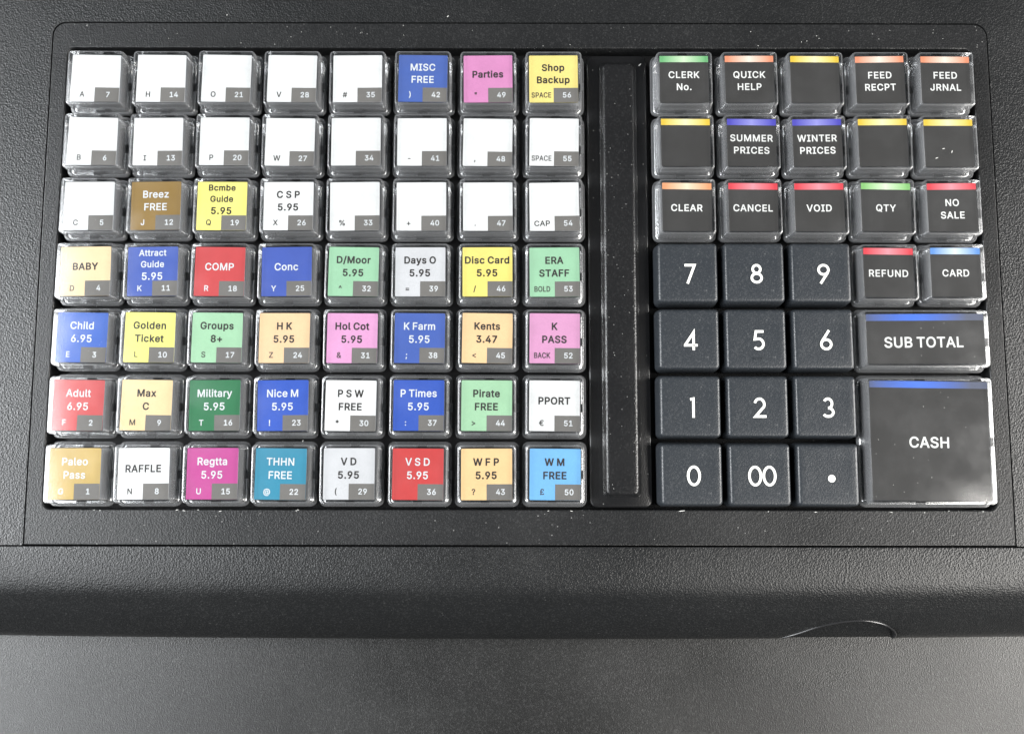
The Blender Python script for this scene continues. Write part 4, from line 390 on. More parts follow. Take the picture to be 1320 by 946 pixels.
£	824	44,11 71,0 579,1 635,12 669,27 692,45 719,79 737,124 745,180 744,237 725,256 613,258 590,250 581,237 579,177 567,166 297,165 290,169 305,203 313,248 309,417 319,423 579,423 593,429 605,451 605,553 590,573 308,579 303,586 300,722 310,767 329,801 353,823 387,840 466,846 505,835 536,812 565,767 581,711 595,699 613,697 725,714 744,733 734,801 704,868 658,928 601,971 545,997 489,1010 421,1012 353,1003 297,983 240,949 203,914 170,868 144,812 130,756 130,586 116,577 60,576 49,571 38,553 40,440 60,424 128,423 135,417 141,259 137,214 119,180 94,168 60,164 40,147 37,34
€	896	435,-1 542,-12 643,2 743,44 790,78 808,100 806,123 757,224 745,234 722,236 654,190 598,167 542,158 485,163 429,184 384,217 344,269 318,326 327,331 564,335 577,348 618,439 622,461 616,472 598,483 293,485 293,513 637,517 654,529 702,630 698,653 677,667 327,668 318,675 327,698 372,770 406,801 451,827 496,839 542,842 621,825 669,799 722,760 745,758 764,777 811,878 801,909 737,957 677,987 598,1007 530,1013 440,1003 361,975 293,934 245,890 194,822 155,743 134,675 124,668 57,667 38,653 1,551 6,529 23,517 102,516 115,506 113,486 57,483 40,472 2,371 3,348 23,332 124,331 133,326 181,202 248,107 293,66 339,36
(	544	303,-166 326,-177 439,-177 459,-166 465,-155 462,-132 393,26 346,161 319,285 310,398 319,545 349,702 398,860 465,1018 462,1041 439,1056 326,1056 304,1046 292,1028 243,928 198,804 163,669 143,545 135,375 158,195 214,14
)	544	46,-166 73,-177 185,-176 202,-166 256,-64 304,48 338,161 363,296 369,375 367,488 354,601 332,714 300,827 262,928 208,1035 185,1055 61,1055 50,1049 39,1030 111,849 155,702 184,556 195,409 187,296 165,184 112,26 43,-132 40,-155
<	876	686,39 722,28 745,50 746,174 740,197 338,389 334,400 736,592 746,614 746,738 735,761 722,767 699,763 113,467 98,456 90,434 91,355 105,332
>	876	97,39 112,29 135,32 733,334 745,355 745,434 737,456 135,764 112,767 101,761 90,738 90,614 100,592 501,400 489,389 101,203 90,174 90,62
=	876	110,190 137,179 713,180 733,202 734,314 724,336 701,343 126,342 115,337 104,314 104,213|113,461 137,452 713,454 725,461 734,484 732,596 724,609 701,616 126,616 113,608 104,585 104,484
+	876	342,74 365,63 478,64 494,74 501,97 502,311 512,317 726,318 739,322 752,345 752,447 738,473 503,480 501,706 489,725 478,731 365,732 339,717 332,478 117,478 95,471 85,458 84,345 97,322 117,317 320,317 335,311 335,97
-	876	187,358 214,347 632,348 652,369 650,494 642,505 620,512 203,511 191,505 181,482 181,381
/	500	3,-130 19,-140 132,-141 154,-130 160,-119 464,1009 459,1031 448,1041 323,1044 312,1039 300,1020 -1,-96 -3,-119
^	643	26,525 53,513 166,514 185,525 301,775 425,519 448,513 549,513 578,525 584,536 581,559 382,965 369,970 233,970 212,953 23,559 20,536
*	876	349,423 372,411 462,411 485,421 492,445 488,569 496,579 609,507 631,505 652,524 697,603 696,626 687,637 557,704 685,772 695,783 697,806 654,885 631,907 609,904 496,832 488,840 492,975 474,998 372,1000 349,989 342,964 346,840 338,832 225,904 203,907 187,896 137,806 139,783 146,774 277,704 146,636 135,614 143,592 189,513 214,504 338,579 347,569 342,445
"	632	120,598 145,587 235,587 258,595 266,609 280,970 270,993 258,999 122,999 102,981 114,620|333,598 348,588 449,587 472,597 478,609 492,970 483,991 472,998 337,1000 314,981 326,620
'	420	120,598 145,587 235,587 258,595 266,609 280,970 270,993 258,999 122,999 102,981 114,620'''
def load(t):
    d = {' ': (300, [])}
    for ln in t.split('\n'):
        if not ln: continue
        ch, a, rest = ln.split('\t')
        d[ch] = (int(a), [[[tuple(map(int, p.split(','))) for p in c.split(' ')] for c in o.split('/')] for o in rest.split('|')] if rest else [])
    return d
FONT = {'b': load(FB), 'm': load(FM)}
def text(mb, s, x, y, cap, m, z, font='b', width=None, xs=0.97, track=0):
    """set a line centred on x with its baseline on y"""
    F = FONT[font]; k = cap/1000
    tot = sum(F[c][0]+track for c in s)*k*xs
    if width: xs *= width/tot; tot = width
    px = x-tot/2; n = 0
    for c in s:
        for o in F[c][1]:
            mb.poly([(px+a*k*xs, y+b*k) for a, b in o[0]], [[(px+a*k*xs, y+b*k) for a, b in h] for h in o[1:]], z+0.004*(n % 4), m); n += 1
        px += (F[c][0]+track)*k*xs

# ------------------------------------------------------------------ the register and its housing
P = 19.05
root = bpy.data.objects.new('cash_register', None); COL.objects.link(root)
root['label'] = 'black cash register keyboard with clear capped coloured keys and dark number keys'
root['category'] = 'cash register'
root.empty_display_size = 0.02
ZT = 1.0
PX0, PX1, PY0, PY1 = -15.6, 262.9, -134.1, 19.4            # inset panel
# housing: top sheet with an opening for the panel, and a rolled front
hb = MB()
op = rrect((PX1-PX0)/2+0.22, (PY1-PY0)/2+0.22, 4.2, 8, (PX0+PX1)/2, (PY0+PY1)/2)
HX0, HX1 = -64, 312
YS = PY0-0.06
arcs = rrect((PX1-PX0)/2+0.22, (PY1-PY0)/2+0.22, 4.2, 8, (PX0+PX1)/2, (PY0+PY1)/2)[:18]      # the two far corners
inner = [(PX1+0.22, YS)]+arcs+[(PX0-0.22, YS)]
outer_u = [(HX0, YS), (HX0, 70), (HX1, 70), (HX1, YS)]
hb.poly([(HX0, YS)]+inner[::-1][0:1]+inner[::-1][1:]+[(HX1, YS), (HX1, 70), (HX0, 70)], [], ZT)
hb.loft([ring([(HX0, YS), inner[-1]][::1], ZT-5), ring([(HX0, YS), inner[-1]], ZT)], 0, False, False)
hb.loft([ring([inner[0], (HX1, YS)], ZT-5), ring([inner[0], (HX1, YS)], ZT)], 0, False, False)
for (xa, ya), (xb, yb) in zip(inner[:-1], inner[1:]):
    b_ = len(hb.v); hb.v += [(xa, ya, ZT-5), (xb, yb, ZT-5), (xb, yb, ZT), (xa, ya, ZT)]; hb.f.append((b_, b_+1, b_+2, b_+3)); hb.m.append(0)
prof = [(-134.45, 0.6), (-134.52, 0.88), (-134.8, 1.0), (-137, 0.98), (-141, 0.75), (-144.5, 0.25), (-147, -0.5), (-149, -1.6), (-151, -3.1), (-153.6, -5.1), (-156.4, -7.6), (-159.2, -10.6), (-161.4, -13.4), (-162.7, -16.4), (-163.0, -19), (-162.5, -21.3), (-161, -23.4), (-158.5, -24.2)]
def catmull(p, n):
    o = []
    for i in range(len(p)-1):
        a, b, c, d = p[max(i-1, 0)], p[i], p[i+1], p[min(i+2, len(p)-1)]
        for k in range(n):
            t = k/n
            o.append(tuple(0.5*((2*b[j])+(-a[j]+c[j])*t+(2*a[j]-5*b[j]+4*c[j]-d[j])*t*t+(-a[j]+3*b[j]-3*c[j]+d[j])*t**3) for j in (0, 1)))
    return o+[p[-1]]
prof = catmull(prof, 3)
def bow(x): return 0.7*((x-121)/133)**2
def front(mb, x0, x1, n, inset=0.0, m=0, capped=True, bottom=-24.2):
    rings = []
    for i in range(n+1):
        x = x0+(x1-x0)*i/n; rr = []
        for k, (y, z) in enumerate(prof):
            a = prof[max(k-1, 0)]; b = prof[min(k+1, len(prof)-1)]
            ty, tz = b[0]-a[0], b[1]-a[1]; l = math.hypot(ty, tz)
            wgt = min(1, max(0, (-137-y)/10))
            rr.append((x, y+bow(x)*wgt+(tz/l)*inset, z+(-ty/l)*inset))
        rr += [(x, -140, bottom), (x, -134.43, bottom), (x, -134.43, 0)]
        rings.append(rr)
    mb.loft(rings, m, capped, capped)
fb = MB(); front(fb, HX0, HX1, 60)
fme = smooth_by_angle(fb.mesh('front_roll'), 50)
fo = link('front_roll', fme, [HOUS], root)
# finger recess: a shallow scoop through the skin of the roll, with its own floor set back
hump = [(194.6, -161.6), (200.8, -158.8), (206, -156.4), (210.5, -155.0), (215, -154.25), (219, -154.2), (223, -155.0), (226.3, -156.3), (229.0, -158.4), (230.1, -161.4), (230.0, -168), (194, -168)]
hs = []
for i in range(10-1):
    a, b, c, d = hump[max(i-1, 0)], hump[i], hump[i+1], hump[min(i+2, 9)]
    for k in range(5):
        t = k/5
        hs.append(tuple(0.5*((2*b[j])+(-a[j]+c[j])*t+(2*a[j]-5*b[j]+4*c[j]-d[j])*t*t+(-a[j]+3*b[j]-3*c[j]+d[j])*t**3) for j in (0, 1)))
hs += hump[9:]
# the hump was read at the height of the flat top: push it out to where the roll lies
hs = [(x+(x-121)*0.042, y+(y+113)*0.042) for x, y in hs]
cb = MB(); cb.loft([ring(hs, -21), ring(hs, 5)])
cut = link('cutter', smooth_by_angle(cb.mesh('cutter')), [])
md = fo.modifiers.new('cut', 'BOOLEAN'); md.operation = 'DIFFERENCE'; md.object = cut; md.solver = 'EXACT'
bv = fo.modifiers.new('edge', 'BEVEL'); bv.width = 0.3*S; bv.segments = 2; bv.limit_method = 'ANGLE'; bv.angle_limit = math.radians(55)
dg = bpy.context.evaluated_depsgraph_get()
nm = bpy.data.meshes.new_from_object(fo.evaluated_get(dg)); fo.modifiers.clear(); fo.data = nm
bpy.data.objects.remove(cut)
rb = MB()
fp = [(-150, -8.5), (-153.2, -9.6), (-156.4, -11.4), (-160.1, -14.4), (-162.6, -17.4), (-162.95, -20.2), (-161.9, -22), (-158.7, -23), (-150, -23)]
rb.loft([[(x, y+bow(x), z) for y, z in fp] for x in (196.5, 205, 215, 225, 234.5)])
link('finger_recess', smooth_by_angle(rb.mesh('finger_recess'), 60), [HOUS], root)
# thin bead added round the recess to catch a highlight along its edge
rim = []
for x, y in hs[:len(hs)-2]:
    yy = y-bow(x)
    for k in range(len(prof)-1):
        if prof[k][0] >= yy >= prof[k+1][0] and prof[k][1] > -17:
            t_ = (prof[k][0]-yy)/(prof[k][0]-prof[k+1][0]); z = prof[k][1]+(prof[k+1][1]-prof[k][1])*t_
            rim.append((x, y, z)); break
tbm = MB(); rr_ = []
for i, (x, y, z) in enumerate(rim):
    a_ = Vector(rim[max(i-1, 0)]); b_ = Vector(rim[min(i+1, len(rim)-1)]); tg = (b_-a_).normalized()
    u_ = tg.cross(Vector((0, -.5, 1))).normalized(); v_ = tg.cross(u_)
    rr_.append([tuple(Vector((x, y, z))+u_*(.3*math.cos(q_*math.pi/4))+v_*(.3*math.sin(q_*math.pi/4))) for q_ in range(8)])
tbm.loft(rr_); link('recess_highlight_bead', smooth_by_angle(tbm.mesh('recess_highlight_bead'), 70), [BEADP], root)
link('housing', smooth_by_angle(hb.mesh('housing'), 40), [HOUS], root)
# skirt of the housing down to the counter
sk = MB()
for x0, y0, x1, y1 in ((HX0, -134.9, HX0+2, 70), (HX1-2, -134.9, HX1, 70), (HX0+2, 68, HX1-2, 70)):
    sk.loft([ring([(x0, y0), (x1, y0), (x1, y1), (x0, y1)], -24), ring([(x0, y0), (x1, y0), (x1, y1), (x0, y1)], ZT-0.003)])
link('housing_skirt', sk.mesh('housing_skirt'), [HOUS], root)

# inset panel with the key opening
WX0, WX1, WY0, WY1 = -10.85, 258.3, -124.2, 11.6
pb = MB()
def prr(g, r, n=8): return rrect((PX1-PX0)/2-g, (PY1-PY0)/2-g, r, n, (PX0+PX1)/2, (PY0+PY1)/2)[:2*(n+1)]+[(PX0+g, PY0+g), (PX1-g, PY0+g)]
def wrr(g, r, n=8): return rrect((WX1-WX0)/2-g, (WY1-WY0)/2-g, r, n, (WX0+WX1)/2, (WY0+WY1)/2)
pb.poly(prr(0.3, 3.8), [wrr(-0.35, 2.6)], ZT+0.02)
pb.loft([ring(prr(0.3, 3.8), ZT+0.02), ring(prr(0.1, 3.9), ZT-0.06), ring(prr(0, 4.0), ZT-0.3), ring(prr(0, 4.0), ZT-5)], 0, False, False)
pb.loft([ring(wrr(-0.35, 2.6), ZT+0.02), ring(wrr(-0.12, 2.4), ZT-0.08), ring(wrr(0, 2.3), ZT-0.35), ring(wrr(0, 2.3), ZT-5.5)], 0, False, False)
link('keyboard_panel', smooth_by_angle(pb.mesh('keyboard_panel'), 60), [PANEL], root)
wb = MB(); wb.rect(PX0-0.1, PY0-0.1, PX1+0.1, PY1+0.1, ZT-5.2)
link('key_well_floor', wb.mesh('key_well_floor'), [WELL], root)

# cover strip over the unused column, with its raised textured bar
cs = MB()
cxm, cym = (143.4+161.0)/2, (9.4-123.6)/2; hx, hy = 17.6/2, 133.0/2
def q(g, z, r): return ring(rrect(hx-g, hy-g, r, 6, cxm, cym), z)
cs.loft([q(0, -4, 2), q(0, 0.55, 2), q(0.15, 0.85, 1.9), q(0.45, 1.0, 1.6)])
cov = link('cover_strip', smooth_by_angle(cs.mesh('cover_strip'), 50), [COVER], root)
cbm = MB(); bx, by = (148.1+157.0)/2, (6.2-119.8)/2; bhx, bhy = 4.45, 63.0
def q2(g, z, r): return ring(rrect(bhx-g, bhy-g, r, 4, bx, by), z)
cbm.loft([q2(-1.0, 0.99, 1.6), q2(-0.55, 1.35, 1.4), q2(-0.2, 1.85, 1.2), q2(0.1, 2.15, 1.0), q2(0.5, 2.3, 0.8), q2(0.9, 2.35, 0.6)])
link('raised_bar', smooth_by_angle(cbm.mesh('raised_bar'), 50), [BAR], cov)

# ------------------------------------------------------------------ keys
def cap_mesh(name, hx, hy):
    """clear snap-on cap: a shell with a flange round its foot; hx, hy are the half sizes of the pitch cell"""
    mb = MB()
    def R(d, z, r): return ring(rrect(hx-d, hy-d, r, 5), z)
    outer = [R(0.42, 0.0, 1.9), R(0.40, 0.75, 1.9), R(0.55, 0.95, 1.8), R(0.98, 1.0, 1.5), R(1.12, 1.15, 1.4), R(1.42, 6.05, 1.1), R(1.50, 6.32, 1.0), R(1.78, 6.47, 0.8), R(1.92, 6.5, 0.7)]
    inner = [R(2.35, 5.92, 0.5), R(2.25, 5.75, 0.55), R(1.95, 1.1, 0.8), R(1.55, 0.55, 1.1), R(1.35, 0.0, 1.3)]
    n = len(outer[0])
    mb.loft(outer, 0, False, True)
    mb.loft(inner, 0, True, False)
    # foot ring between the two shells
    b = len(mb.v); mb.v += outer[0]+inner[-1]
    for k in range(n):
        l = (k+1) % n; mb.f.append((b+k, b+n+k, b+n+l, b+l)); mb.m.append(0)
    me = mb.mesh(name)
    bm = bmesh.new(); bm.from_mesh(me); bmesh.ops.remove_doubles(bm, verts=bm.verts, dist=1e-7)
    bmesh.ops.recalc_face_normals(bm, faces=bm.faces)
    for f in bm.faces:
        if abs(f.normal.z) > 0.99 and f.calc_center_median().z > 5*S and f.calc_area() > 50*S*S: f.material_index = 1
    bm.to_mesh(me); bm.free()
    return smooth_by_angle(me, 38)
def body_mesh(name, hx, hy):
    """the dark key body under the cap, with two clips on its front foot"""
    mb = MB()
    def R(d, z, r): return ring(rrect(hx-d, hy-d, r, 4), z)
    mb.loft([R(1.6, -3.2, 1.2), R(1.6, -0.1, 1.2), R(2.55, 0.05, 0.8), R(2.6, 0.4, 0.8), R(2.42, 5.45, 0.5), R(2.5, 5.6, 0.45)])
    for sx, sy, w_, h_ in ((-0.6, -hy+0.85, 1.25, 0.32), (0.6, hy-0.85, 1.25, 0.32)):
        r_ = [(sx-w_, sy-h_), (sx+w_, sy-h_), (sx+w_, sy+h_), (sx-w_, sy+h_)]
        mb.loft([ring(r_, -0.4), ring(r_, 0.62)])
    r_ = [(hx-0.75-0.3, -1.4), (hx-0.75+0.3, -1.4), (hx-0.75+0.3, 1.0), (hx-0.75-0.3, 1.0)]
    mb.loft([ring(r_, -0.4), ring(r_, 0.62)])
    return smooth_by_angle(mb.mesh(name), 38)
CAP1 = cap_mesh('clear_cap', P/2, P/2); CAP2 = cap_mesh('clear_cap_wide', P, P/2); CAP4 = cap_mesh('clear_cap_large', P, P)
BOD1 = body_mesh('key_body', P/2, P/2); BOD2 = body_mesh('key_body_wide', P, P/2); BOD4 = body_mesh('key_body_large', P, P)
for me in (CAP1, CAP2, CAP4): me.materials.append(CLEAR); me.materials.append(CLEART)
for me in (BOD1, BOD2, BOD4): me.materials.append(PILLAR)
ZP = 5.77
def place(name, me, loc, parent, label=None, rz=0.0, rx=0.0, ry=0.0):
    o = bpy.data.objects.new(name, me); COL.objects.link(o); o.parent = parent
    o.location = tuple(v*S for v in loc); o.rotation_euler = (rx, ry, rz)
    if label: o['label'] = label
    return o
J = lambda a: random.uniform(-a, a)
def clear_key(name, col, row, body, cap, pm, label, mats):
    """pm: paper mesh builder"""
    k = place(name, body, (col*P+J(.06), -row*P+J(.06), J(.08)), root, label, J(0.004), J(0.004), J(0.004))
    c = bpy.data.objects.new('clear_cap', cap); COL.objects.link(c); c.parent = k
    p = link('paper_insert', pm, mats, k); p.rotation_euler = (0, 0, J(0.014)); p.location = (J(.05)*S, J(.05)*S, 0)
    return k

W = (240, 240, 238)
K = {  # (row, col): (paper colour, colour word, ink, lines, small letter, number)
 (0,0):(W,'white','d',[],'A','7'), (0,1):(W,'white','d',[],'H','14'), (0,2):(W,'white','d',[],'O','21'), (0,3):(W,'white','d',[],'V','28'), (0,4):(W,'white','d',[],'#','35'),
 (0,5):((62,92,200),'blue','l',['MISC','FREE'],')','42'), (0,6):((224,134,192),'pink','d',['Parties'],'"','49'), (0,7):((250,228,118),'yellow','d',['Shop','Backup'],'SPACE','56'),
 (1,0):(W,'white','d',[],'B','6'), (1,1):(W,'white','d',[],'I','13'), (1,2):(W,'white','d',[],'P','20'), (1,3):(W,'white','d',[],'W','27'), (1,4):(W,'white','d',[],'','34'), (1,5):(W,'white','d',[],'-','41'), (1,6):(W,'white','d',[],',','48'), (1,7):(W,'white','d',[],'SPACE','55'),
 (2,0):(W,'white','d',[],'C','5'), (2,1):((150,116,42),'brown','l',['Breez','FREE'],'J','12'), (2,2):((250,238,110),'yellow','d',['Bcmbe','Guide','5.95'],'Q','19'), (2,3):(W,'white','d',['C S P','5.95'],'X','26'), (2,4):(W,'white','d',[],'%','33'), (2,5):(W,'white','d',[],'+','40'), (2,6):(W,'white','d',[],'.','47'), (2,7):(W,'white','d',[],'CAP','54'),
 (3,0):((250,218,165),'beige','d',['BABY'],'D','4'), (3,1):((58,86,205),'blue','l',['Attract','Guide','5.95'],'K','11'), (3,2):((212,60,62),'red','l',['COMP'],'R','18'), (3,3):((56,84,208),'blue','l',['Conc'],'Y','25'), (3,4):((156,212,168),'green','d',['D/Moor','5.95'],'^','32'), (3,5):((214,214,216),'grey','d',['Days O','5.95'],'=','39'), (3,6):((250,230,104),'yellow','d',['Disc Card','5.95'],'/','46'), (3,7):((156,212,168),'green','d',['ERA','STAFF'],'BOLD','53'),
 (4,0):((54,98,222),'blue','l',['Child','6.95'],'E','3'), (4,1):((252,244,112),'yellow','d',['Golden','Ticket'],'L','10'), (4,2):((166,218,172),'green','d',['Groups','8+'],'S','17'), (4,3):((252,208,154),'peach','d',['H K','5.95'],'Z','24'), (4,4):((232,156,208),'pink','d',['Hol Cot','5.95'],'&','31'), (4,5):((58,90,206),'blue','l',['K Farm','5.95'],';','38'), (4,6):((250,206,146),'peach','d',['Kents','3.47'],'<','45'), (4,7):((232,156,204),'pink','d',['K','PASS'],'BACK','52'),
 (5,0):((216,76,76),'red','l',['Adult','6.95'],'F','2'), (5,1):((252,220,160),'beige','d',['Max','C'],'M','9'), (5,2):((38,124,76),'dark green','l',['Military','5.95'],'T','16'), (5,3):((26,80,220),'blue','l',['Nice M','5.95'],'!','23'), (5,4):(W,'white','d',['P S W','FREE'],'*','30'), (5,5):((24,78,214),'blue','l',['P Times','5.95'],':','37'), (5,6):((164,214,168),'green','d',['Pirate','FREE'],'>','44'), (5,7):(W,'white','d',['PPORT'],'€','51'),
 (6,0):((206,172,84),'gold','l',['Paleo','Pass'],'G','1'), (6,1):(W,'white','d',['RAFFLE'],'N','8'), (6,2):((202,58,150),'magenta','l',['Regtta','5.95'],'U','15'), (6,3):((26,142,174),'teal','l',['THHN','FREE'],'@','22'), (6,4):((214,214,216),'grey','d',['V D','5.95'],'(','29'), (6,5):((212,50,48),'red','l',['V S D','5.95'],'','36'), (6,6):((252,210,142),'peach','d',['W F P','5.95'],'?','43'), (6,7):((104,182,238),'sky blue','d',['W M','FREE'],'£','50'),
}
names = {'"': 'a quote mark', '#': 'a hash sign', '-': 'a dash', ',': 'a comma', '.': 'a dot', '%': 'a percent sign', '+': 'a plus sign', '': 'no letter'}
LAY = {1: [0.35], 2: [2.35, -1.35], 3: [4.45, 1.15, -2.45]}
WID = {'Disc Card': 13.0}
for (r, c), (rgb, word, ink, lines, small, num) in K.items():
    mb = MB()
    mb.loft([ring(rrect(7.1, 7.1, 0.25, 2), ZP-0.14), ring(rrect(7.1, 7.1, 0.25, 2), ZP-0.02)])
    mb.rect(0.0, -7.08, 7.08, -2.72, ZP-0.005, 1)
    ys = LAY.get(len(lines), [])
    for i, s in enumerate(lines):
        cap_ = 2.12 if len(lines) < 3 or i == 2 else 1.85
        y_ = ys[i]+(1.0 if 0 else 0)
        text(mb, s, -0.05, y_, cap_, 2, ZP+0.01, 'b' if ink == 'd' else 'm', WID.get(s), 0.97, 8)
    if small:
        if len(small) > 1: text(mb, small, -3.55, -5.65, 1.6, 3, ZP+0.01, 'm', 5.9 if len(small) == 5 else 4.7)
        else: text(mb, small, -3.6, -5.65, 1.65, 3, ZP+0.01, 'm')
    text(mb, num, 3.9, -5.65, 1.6, 4, ZP+0.01, 'm')
    what = ('reading '+' '.join(lines)+', number '+num) if lines else ('with %s and number %s' % (names.get(small, 'letter '+small if len(small) == 1 else 'the word '+small), num))
    clear_key('programmable_key', c, r, BOD1, CAP1, mb.mesh('paper_insert'), '%s key %s' % (word, what),
              [paper(rgb), GREYP, INKD if ink == 'd' else INKL, INKM if ink == 'd' else INKL, INKL])

SAL = ((240,150,112),(252,232,216),'orange'); YEL = ((238,200,60),(252,242,190),'yellow'); RED = ((226,62,74),(244,150,160),'red')
GRN = ((112,184,120),(214,236,200),'green'); LGR = ((134,196,112),(222,242,206),'green'); VIO = ((74,70,186),(150,150,222),'violet'); BLU = ((96,150,222),(222,236,250),'blue')
PEA = ((240,160,110),(252,226,196),'orange')
F_ = {(0,9):(GRN,['CLERK','No.']), (0,10):(SAL,['QUICK','HELP']), (0,11):(YEL,[]), (0,12):(SAL,['FEED','RECPT']), (0,13):(SAL,['FEED','JRNAL']),
 (1,9):(YEL,[]), (1,10):(VIO,['SUMMER','PRICES']), (1,11):(VIO,['WINTER','PRICES']), (1,12):(YEL,[]), (1,13):(YEL,[]),
 (2,9):(PEA,['CLEAR']), (2,10):(RED,['CANCEL']), (2,11):(RED,['VOID']), (2,12):(LGR,['QTY']), (2,13):(RED,['NO','SALE']),
 (3,12):(RED,['REFUND']), (3,13):(BLU,['CARD'])}
BLANK = {(0,11): 'blank dark key with yellow band, in the top row right of QUICK HELP', (1,9): 'blank dark key with yellow band, below CLERK No.', (1,12): 'blank dark key with yellow band, right of WINTER PRICES', (1,13): 'blank dark key with yellow band and pale lint, below FEED JRNAL'}
GM = {}
for (r, c), (band, lines) in F_.items():
    mb = MB()
    mb.loft([ring(rrect(7.1, 7.1, 0.25, 2), ZP-0.14), ring(rrect(7.1, 7.1, 0.25, 2), ZP-0.02)])
    mb.rect(-7.08, 5.2, 7.08, 7.08, ZP-0.005, 1)
    for i, s in enumerate(lines):
        y_ = {1: -1.25, 2: (0.35, -3.3)[i] if len(lines) == 2 else 0}[len(lines)]
        text(mb, s, 0, y_, 2.05, 2, ZP+0.01, 'm', None, 0.99, 45)
    if band not in GM: GM[band] = gradient('printed_band_'+band[2], band[0], band[1], 0, 6.2, 0.8)
    lab = BLANK.get((r, c)) or 'dark key with %s band reading %s' % (band[2], ' '.join(lines))
    clear_key('function_key', c, r, BOD1, CAP1, mb.mesh('paper_insert'), lab, [DARKP, GM[band], INKW])
# the two big keys
for name, row, cap, body, hy, s, sy in (('wide_function_key', 4, CAP2, BOD2, P/2, 'SUB TOTAL', -1.5), ('large_function_key', 5.5, CAP4, BOD4, P, 'CASH', -1.0)):
    mb = MB()
    mb.loft([ring(rrect(P-2.42, hy-2.42, 0.25, 2), ZP-0.14), ring(rrect(P-2.42, hy-2.42, 0.25, 2), ZP-0.02)])
    mb.rect(-(P-2.44), hy-4.35, P-2.44, hy-2.44, ZP-0.005, 1)
    text(mb, s, -0.2 if row > 5 else -0.5, sy-1.0, 3.05, 2, ZP+0.01, 'm', 11.6 if row > 5 else 22.6)
    g = gradient('printed_band_fading_blue_'+str(int(row)), (84, 90, 112), (58, 112, 222), -3.0, 15, 1.3)
    clear_key(name, 12.5, row, body, cap, mb.mesh('paper_insert'), 'wide dark key with fading blue band reading SUB TOTAL' if row == 4 else 'large square dark key with fading blue band reading CASH', [DARKP, g, INKW])

# number keys: moulded dark plastic, printed digits
def num_mesh():
    mb = MB(); h = P/2
    def R(d, z, r): return ring(rrect(h-d, h-d, r, 5), z)
    mb.loft([R(0.6, -3.2, 1.6), R(0.45, 0.0, 1.7), R(0.5, 0.35, 1.6), R(0.95, 4.3, 1.0), R(1.2, 4.95, 0.85), R(1.5, 5.2, 0.7), R(2.0, 5.27, 0.5), R(3.6, 5.2, 0.5), R(6.0, 5.14, 0.5)])
    return smooth_by_angle(mb.mesh('number_key'), 50)
NK = num_mesh(); NK.materials.append(KEYP)
def stroke(mb, pts, w_, z):
    L_, R_ = [], []
    n = len(pts)
    for i, p in enumerate(pts):
        a = pts[max(i-1, 0)]; b = pts[min(i+1, n-1)]
        def nr(u, v): dx, dy = v[0]-u[0], v[1]-u[1]; l = math.hypot(dx, dy); return -dy/l, dx/l
        if i == 0: nx, ny = nr(p, b); s = 1
        elif i == n-1: nx, ny = nr(a, p); s = 1
        else:
            n1, n2 = nr(a, p), nr(p, b); mx_, my_ = n1[0]+n2[0], n1[1]+n2[1]; l2 = mx_*mx_+my_*my_; s = 2/l2; nx, ny = mx_, my_
        L_.append((p[0]+nx*s*w_/2, p[1]+ny*s*w_/2)); R_.append((p[0]-nx*s*w_/2, p[1]-ny*s*w_/2))
    for i in range(n-1):
        b = len(mb.v); mb.v += [(*L_[i], z), (*R_[i], z), (*R_[i+1], z), (*L_[i+1], z)]; mb.f.append((b, b+1, b+2, b+3)); mb.m.append(0)
def arc(cx, cy, rx, ry, a0, a1, n=22): return [(cx+rx*math.cos(math.radians(a0+(a1-a0)*i/n)), cy+ry*math.sin(math.radians(a0+(a1-a0)*i/n))) for i in range(n+1)]
# stroke centre lines in a box 0..1 high (x in the same unit), w = stroke 0.135
DG = {
 '0': [arc(.35, .5, .28, .435, 90, 450, 40)], '1': [[(.14, .90), (.30, .935), (.30, 0)]],
 '2': [arc(.33, .66, .235, .275, 165, -25, 22)+[(.12, .068), (.66, .068)]],
 '3': [arc(.30, .705, .20, .23, 150, -90, 22), arc(.30, .275, .25, .21, 90, -150, 24)],
 '4': [[(.50, 0), (.50, .88), (.08, .26), (.08, .245), (.70, .245)]],
 '5': [[(.60, .935), (.22, .935), (.155, .545)]+arc(.33, .315, .245, .255, 110, -140, 26)],
 '6': [[(.52, 1.0), (.145, .43)], arc(.36, .30, .245, .235, 90, 450, 36)],
 '7': [[(.06, .935), (.56, .935), (.20, 0)]],
 '8': [arc(.35, .73, .19, .20, 90, 450, 34), arc(.35, .285, .245, .22, 90, 450, 36)],
 '9': [[(.20, 0), (.575, .57)], arc(.36, .70, .245, .235, 90, 450, 36)],
}
DW = {'0': .70, '1': .5, '2': .72, '3': .62, '4': .76, '5': .66, '6': .7, '7': .64, '8': .7, '9': .7}
def digits(s):
    mb = MB(); H_ = 5.7; x = -sum(DW[c] for c in s)*H_/2
    for c in s:
        for i, st in enumerate(DG[c]): stroke(mb, [(x+a*H_, (b-.5)*H_) for a, b in st], 0.128*H_, 5.285+0.006*i)
        x += DW[c]*H_
    return mb
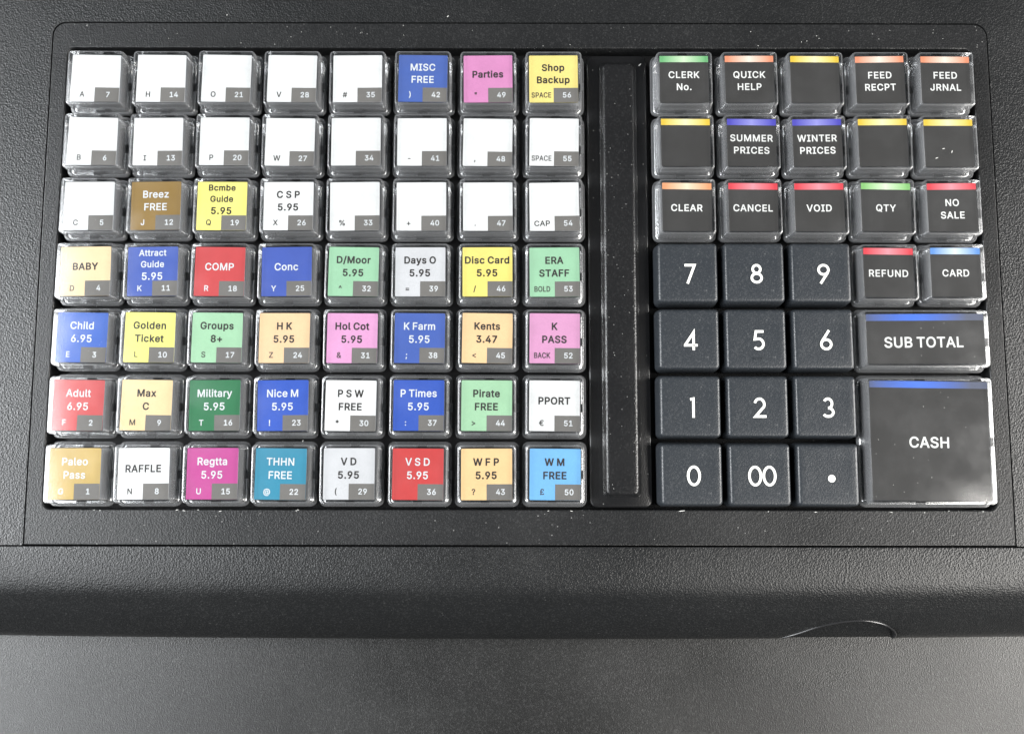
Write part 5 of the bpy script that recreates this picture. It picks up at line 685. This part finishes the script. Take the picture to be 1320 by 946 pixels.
for r, c, s, word in ((3,9,'7','seven'),(3,10,'8','eight'),(3,11,'9','nine'),(4,9,'4','four'),(4,10,'5','five'),(4,11,'6','six'),(5,9,'1','one'),(5,10,'2','two'),(5,11,'3','three'),(6,9,'0','zero'),(6,10,'00','double zero'),(6,11,'.','dot')):
    k = place('number_key', NK, (c*P+J(.05), -r*P+J(.05), J(.08)), root, 'black moulded key with white '+('digit ' if s not in ('.', '00') else '')+word, J(0.004), J(0.004), J(0.004))
    if s == '.':
        mb = MB(); mb.poly(arc(0.3, -0.7, 1.05, 1.05, 0, 345, 23), [], 5.285); nmn = 'printed_dot'
    else: mb = digits(s); nmn = 'printed_digit'
    o = link(nmn, mb.mesh(nmn), [DIGIT], k); o.location = (0.55*S, -0.35*S, 0)
    if s == '5':                      # raised locating ridge
        rm = MB(); pts = arc(0.2, -5.3, 1.25, .45, 180, 360, 12)
        rings = []
        for i, (x, y) in enumerate(pts): rings.append([(x, y-.22, 5.1), (x, y-.12, 5.38), (x, y+.12, 5.38), (x, y+.22, 5.1)])
        rm.loft(rings); link('locating_ridge', smooth_by_angle(rm.mesh('locating_ridge'), 50), [KEYP], k)

# ------------------------------------------------------------------ counter under the register
tb = MB(); tb.rect(-900, -700, 1100, 500, -24.6)
t = link('counter_top', tb.mesh('counter_top'), [TABLE]); t['kind'] = 'structure'

# ------------------------------------------------------------------ lint and dust lying on the register
db = MB()
def flake(x, y, z, l, w_, a):
    c_, s_ = math.cos(a), math.sin(a); pts = [(-l/2, -w_*.3), (-l*.1, -w_/2), (l/2, -w_*.2), (l*.4, w_*.4), (-l*.2, w_/2)]
    pts = [(x+p[0]*c_-p[1]*s_, y+p[0]*s_+p[1]*c_) for p in pts]
    db.loft([ring(pts, z), ring(pts, z+0.05)])
for i in range(26):
    y = random.uniform(12.5, 19); x = random.uniform(-14, 262); flake(x, y, ZT+0.03, random.uniform(.12, .4), random.uniform(.08, .16), random.uniform(0, 6))
for i in range(30):
    flake(random.uniform(148.3, 156.5), random.uniform(-119, 6), 2.36, random.uniform(.1, .3), .1, random.uniform(0, 6))
for i in range(16):
    flake(random.uniform(-9, 256), -124.6+J(.25), ZT+0.03, random.uniform(.3, .9), .16, J(.4))
for x, y, z, l, a in ((159.2, 6.5, 1.02, 1.2, .7), (169.2, -124.5, 1.04, 1.9, .1), (102, 21.5, 1.01, .7, .6), (36, 21.8, 1.01, .5, 1.2), (248, -21.9, 6.52, .9, 1.2), (245.6, -21.0, 6.52, .8, .1), (243.5, -23.8, 6.52, .9, .3), (57, -21, 6.52, .35, 0), (62, -105, 1.02, .6, 1)):
    flake(x, y, z, l, .2, a)
for i in range(26):
    flake(random.uniform(222, 255), random.uniform(-122, -70), 6.52, random.uniform(.1, .28), .1, random.uniform(0, 6))
d = link('dust', db.mesh('dust'), [LINT]); d['kind'] = 'stuff'; d['label'] = 'fine pale lint scattered over the black register'
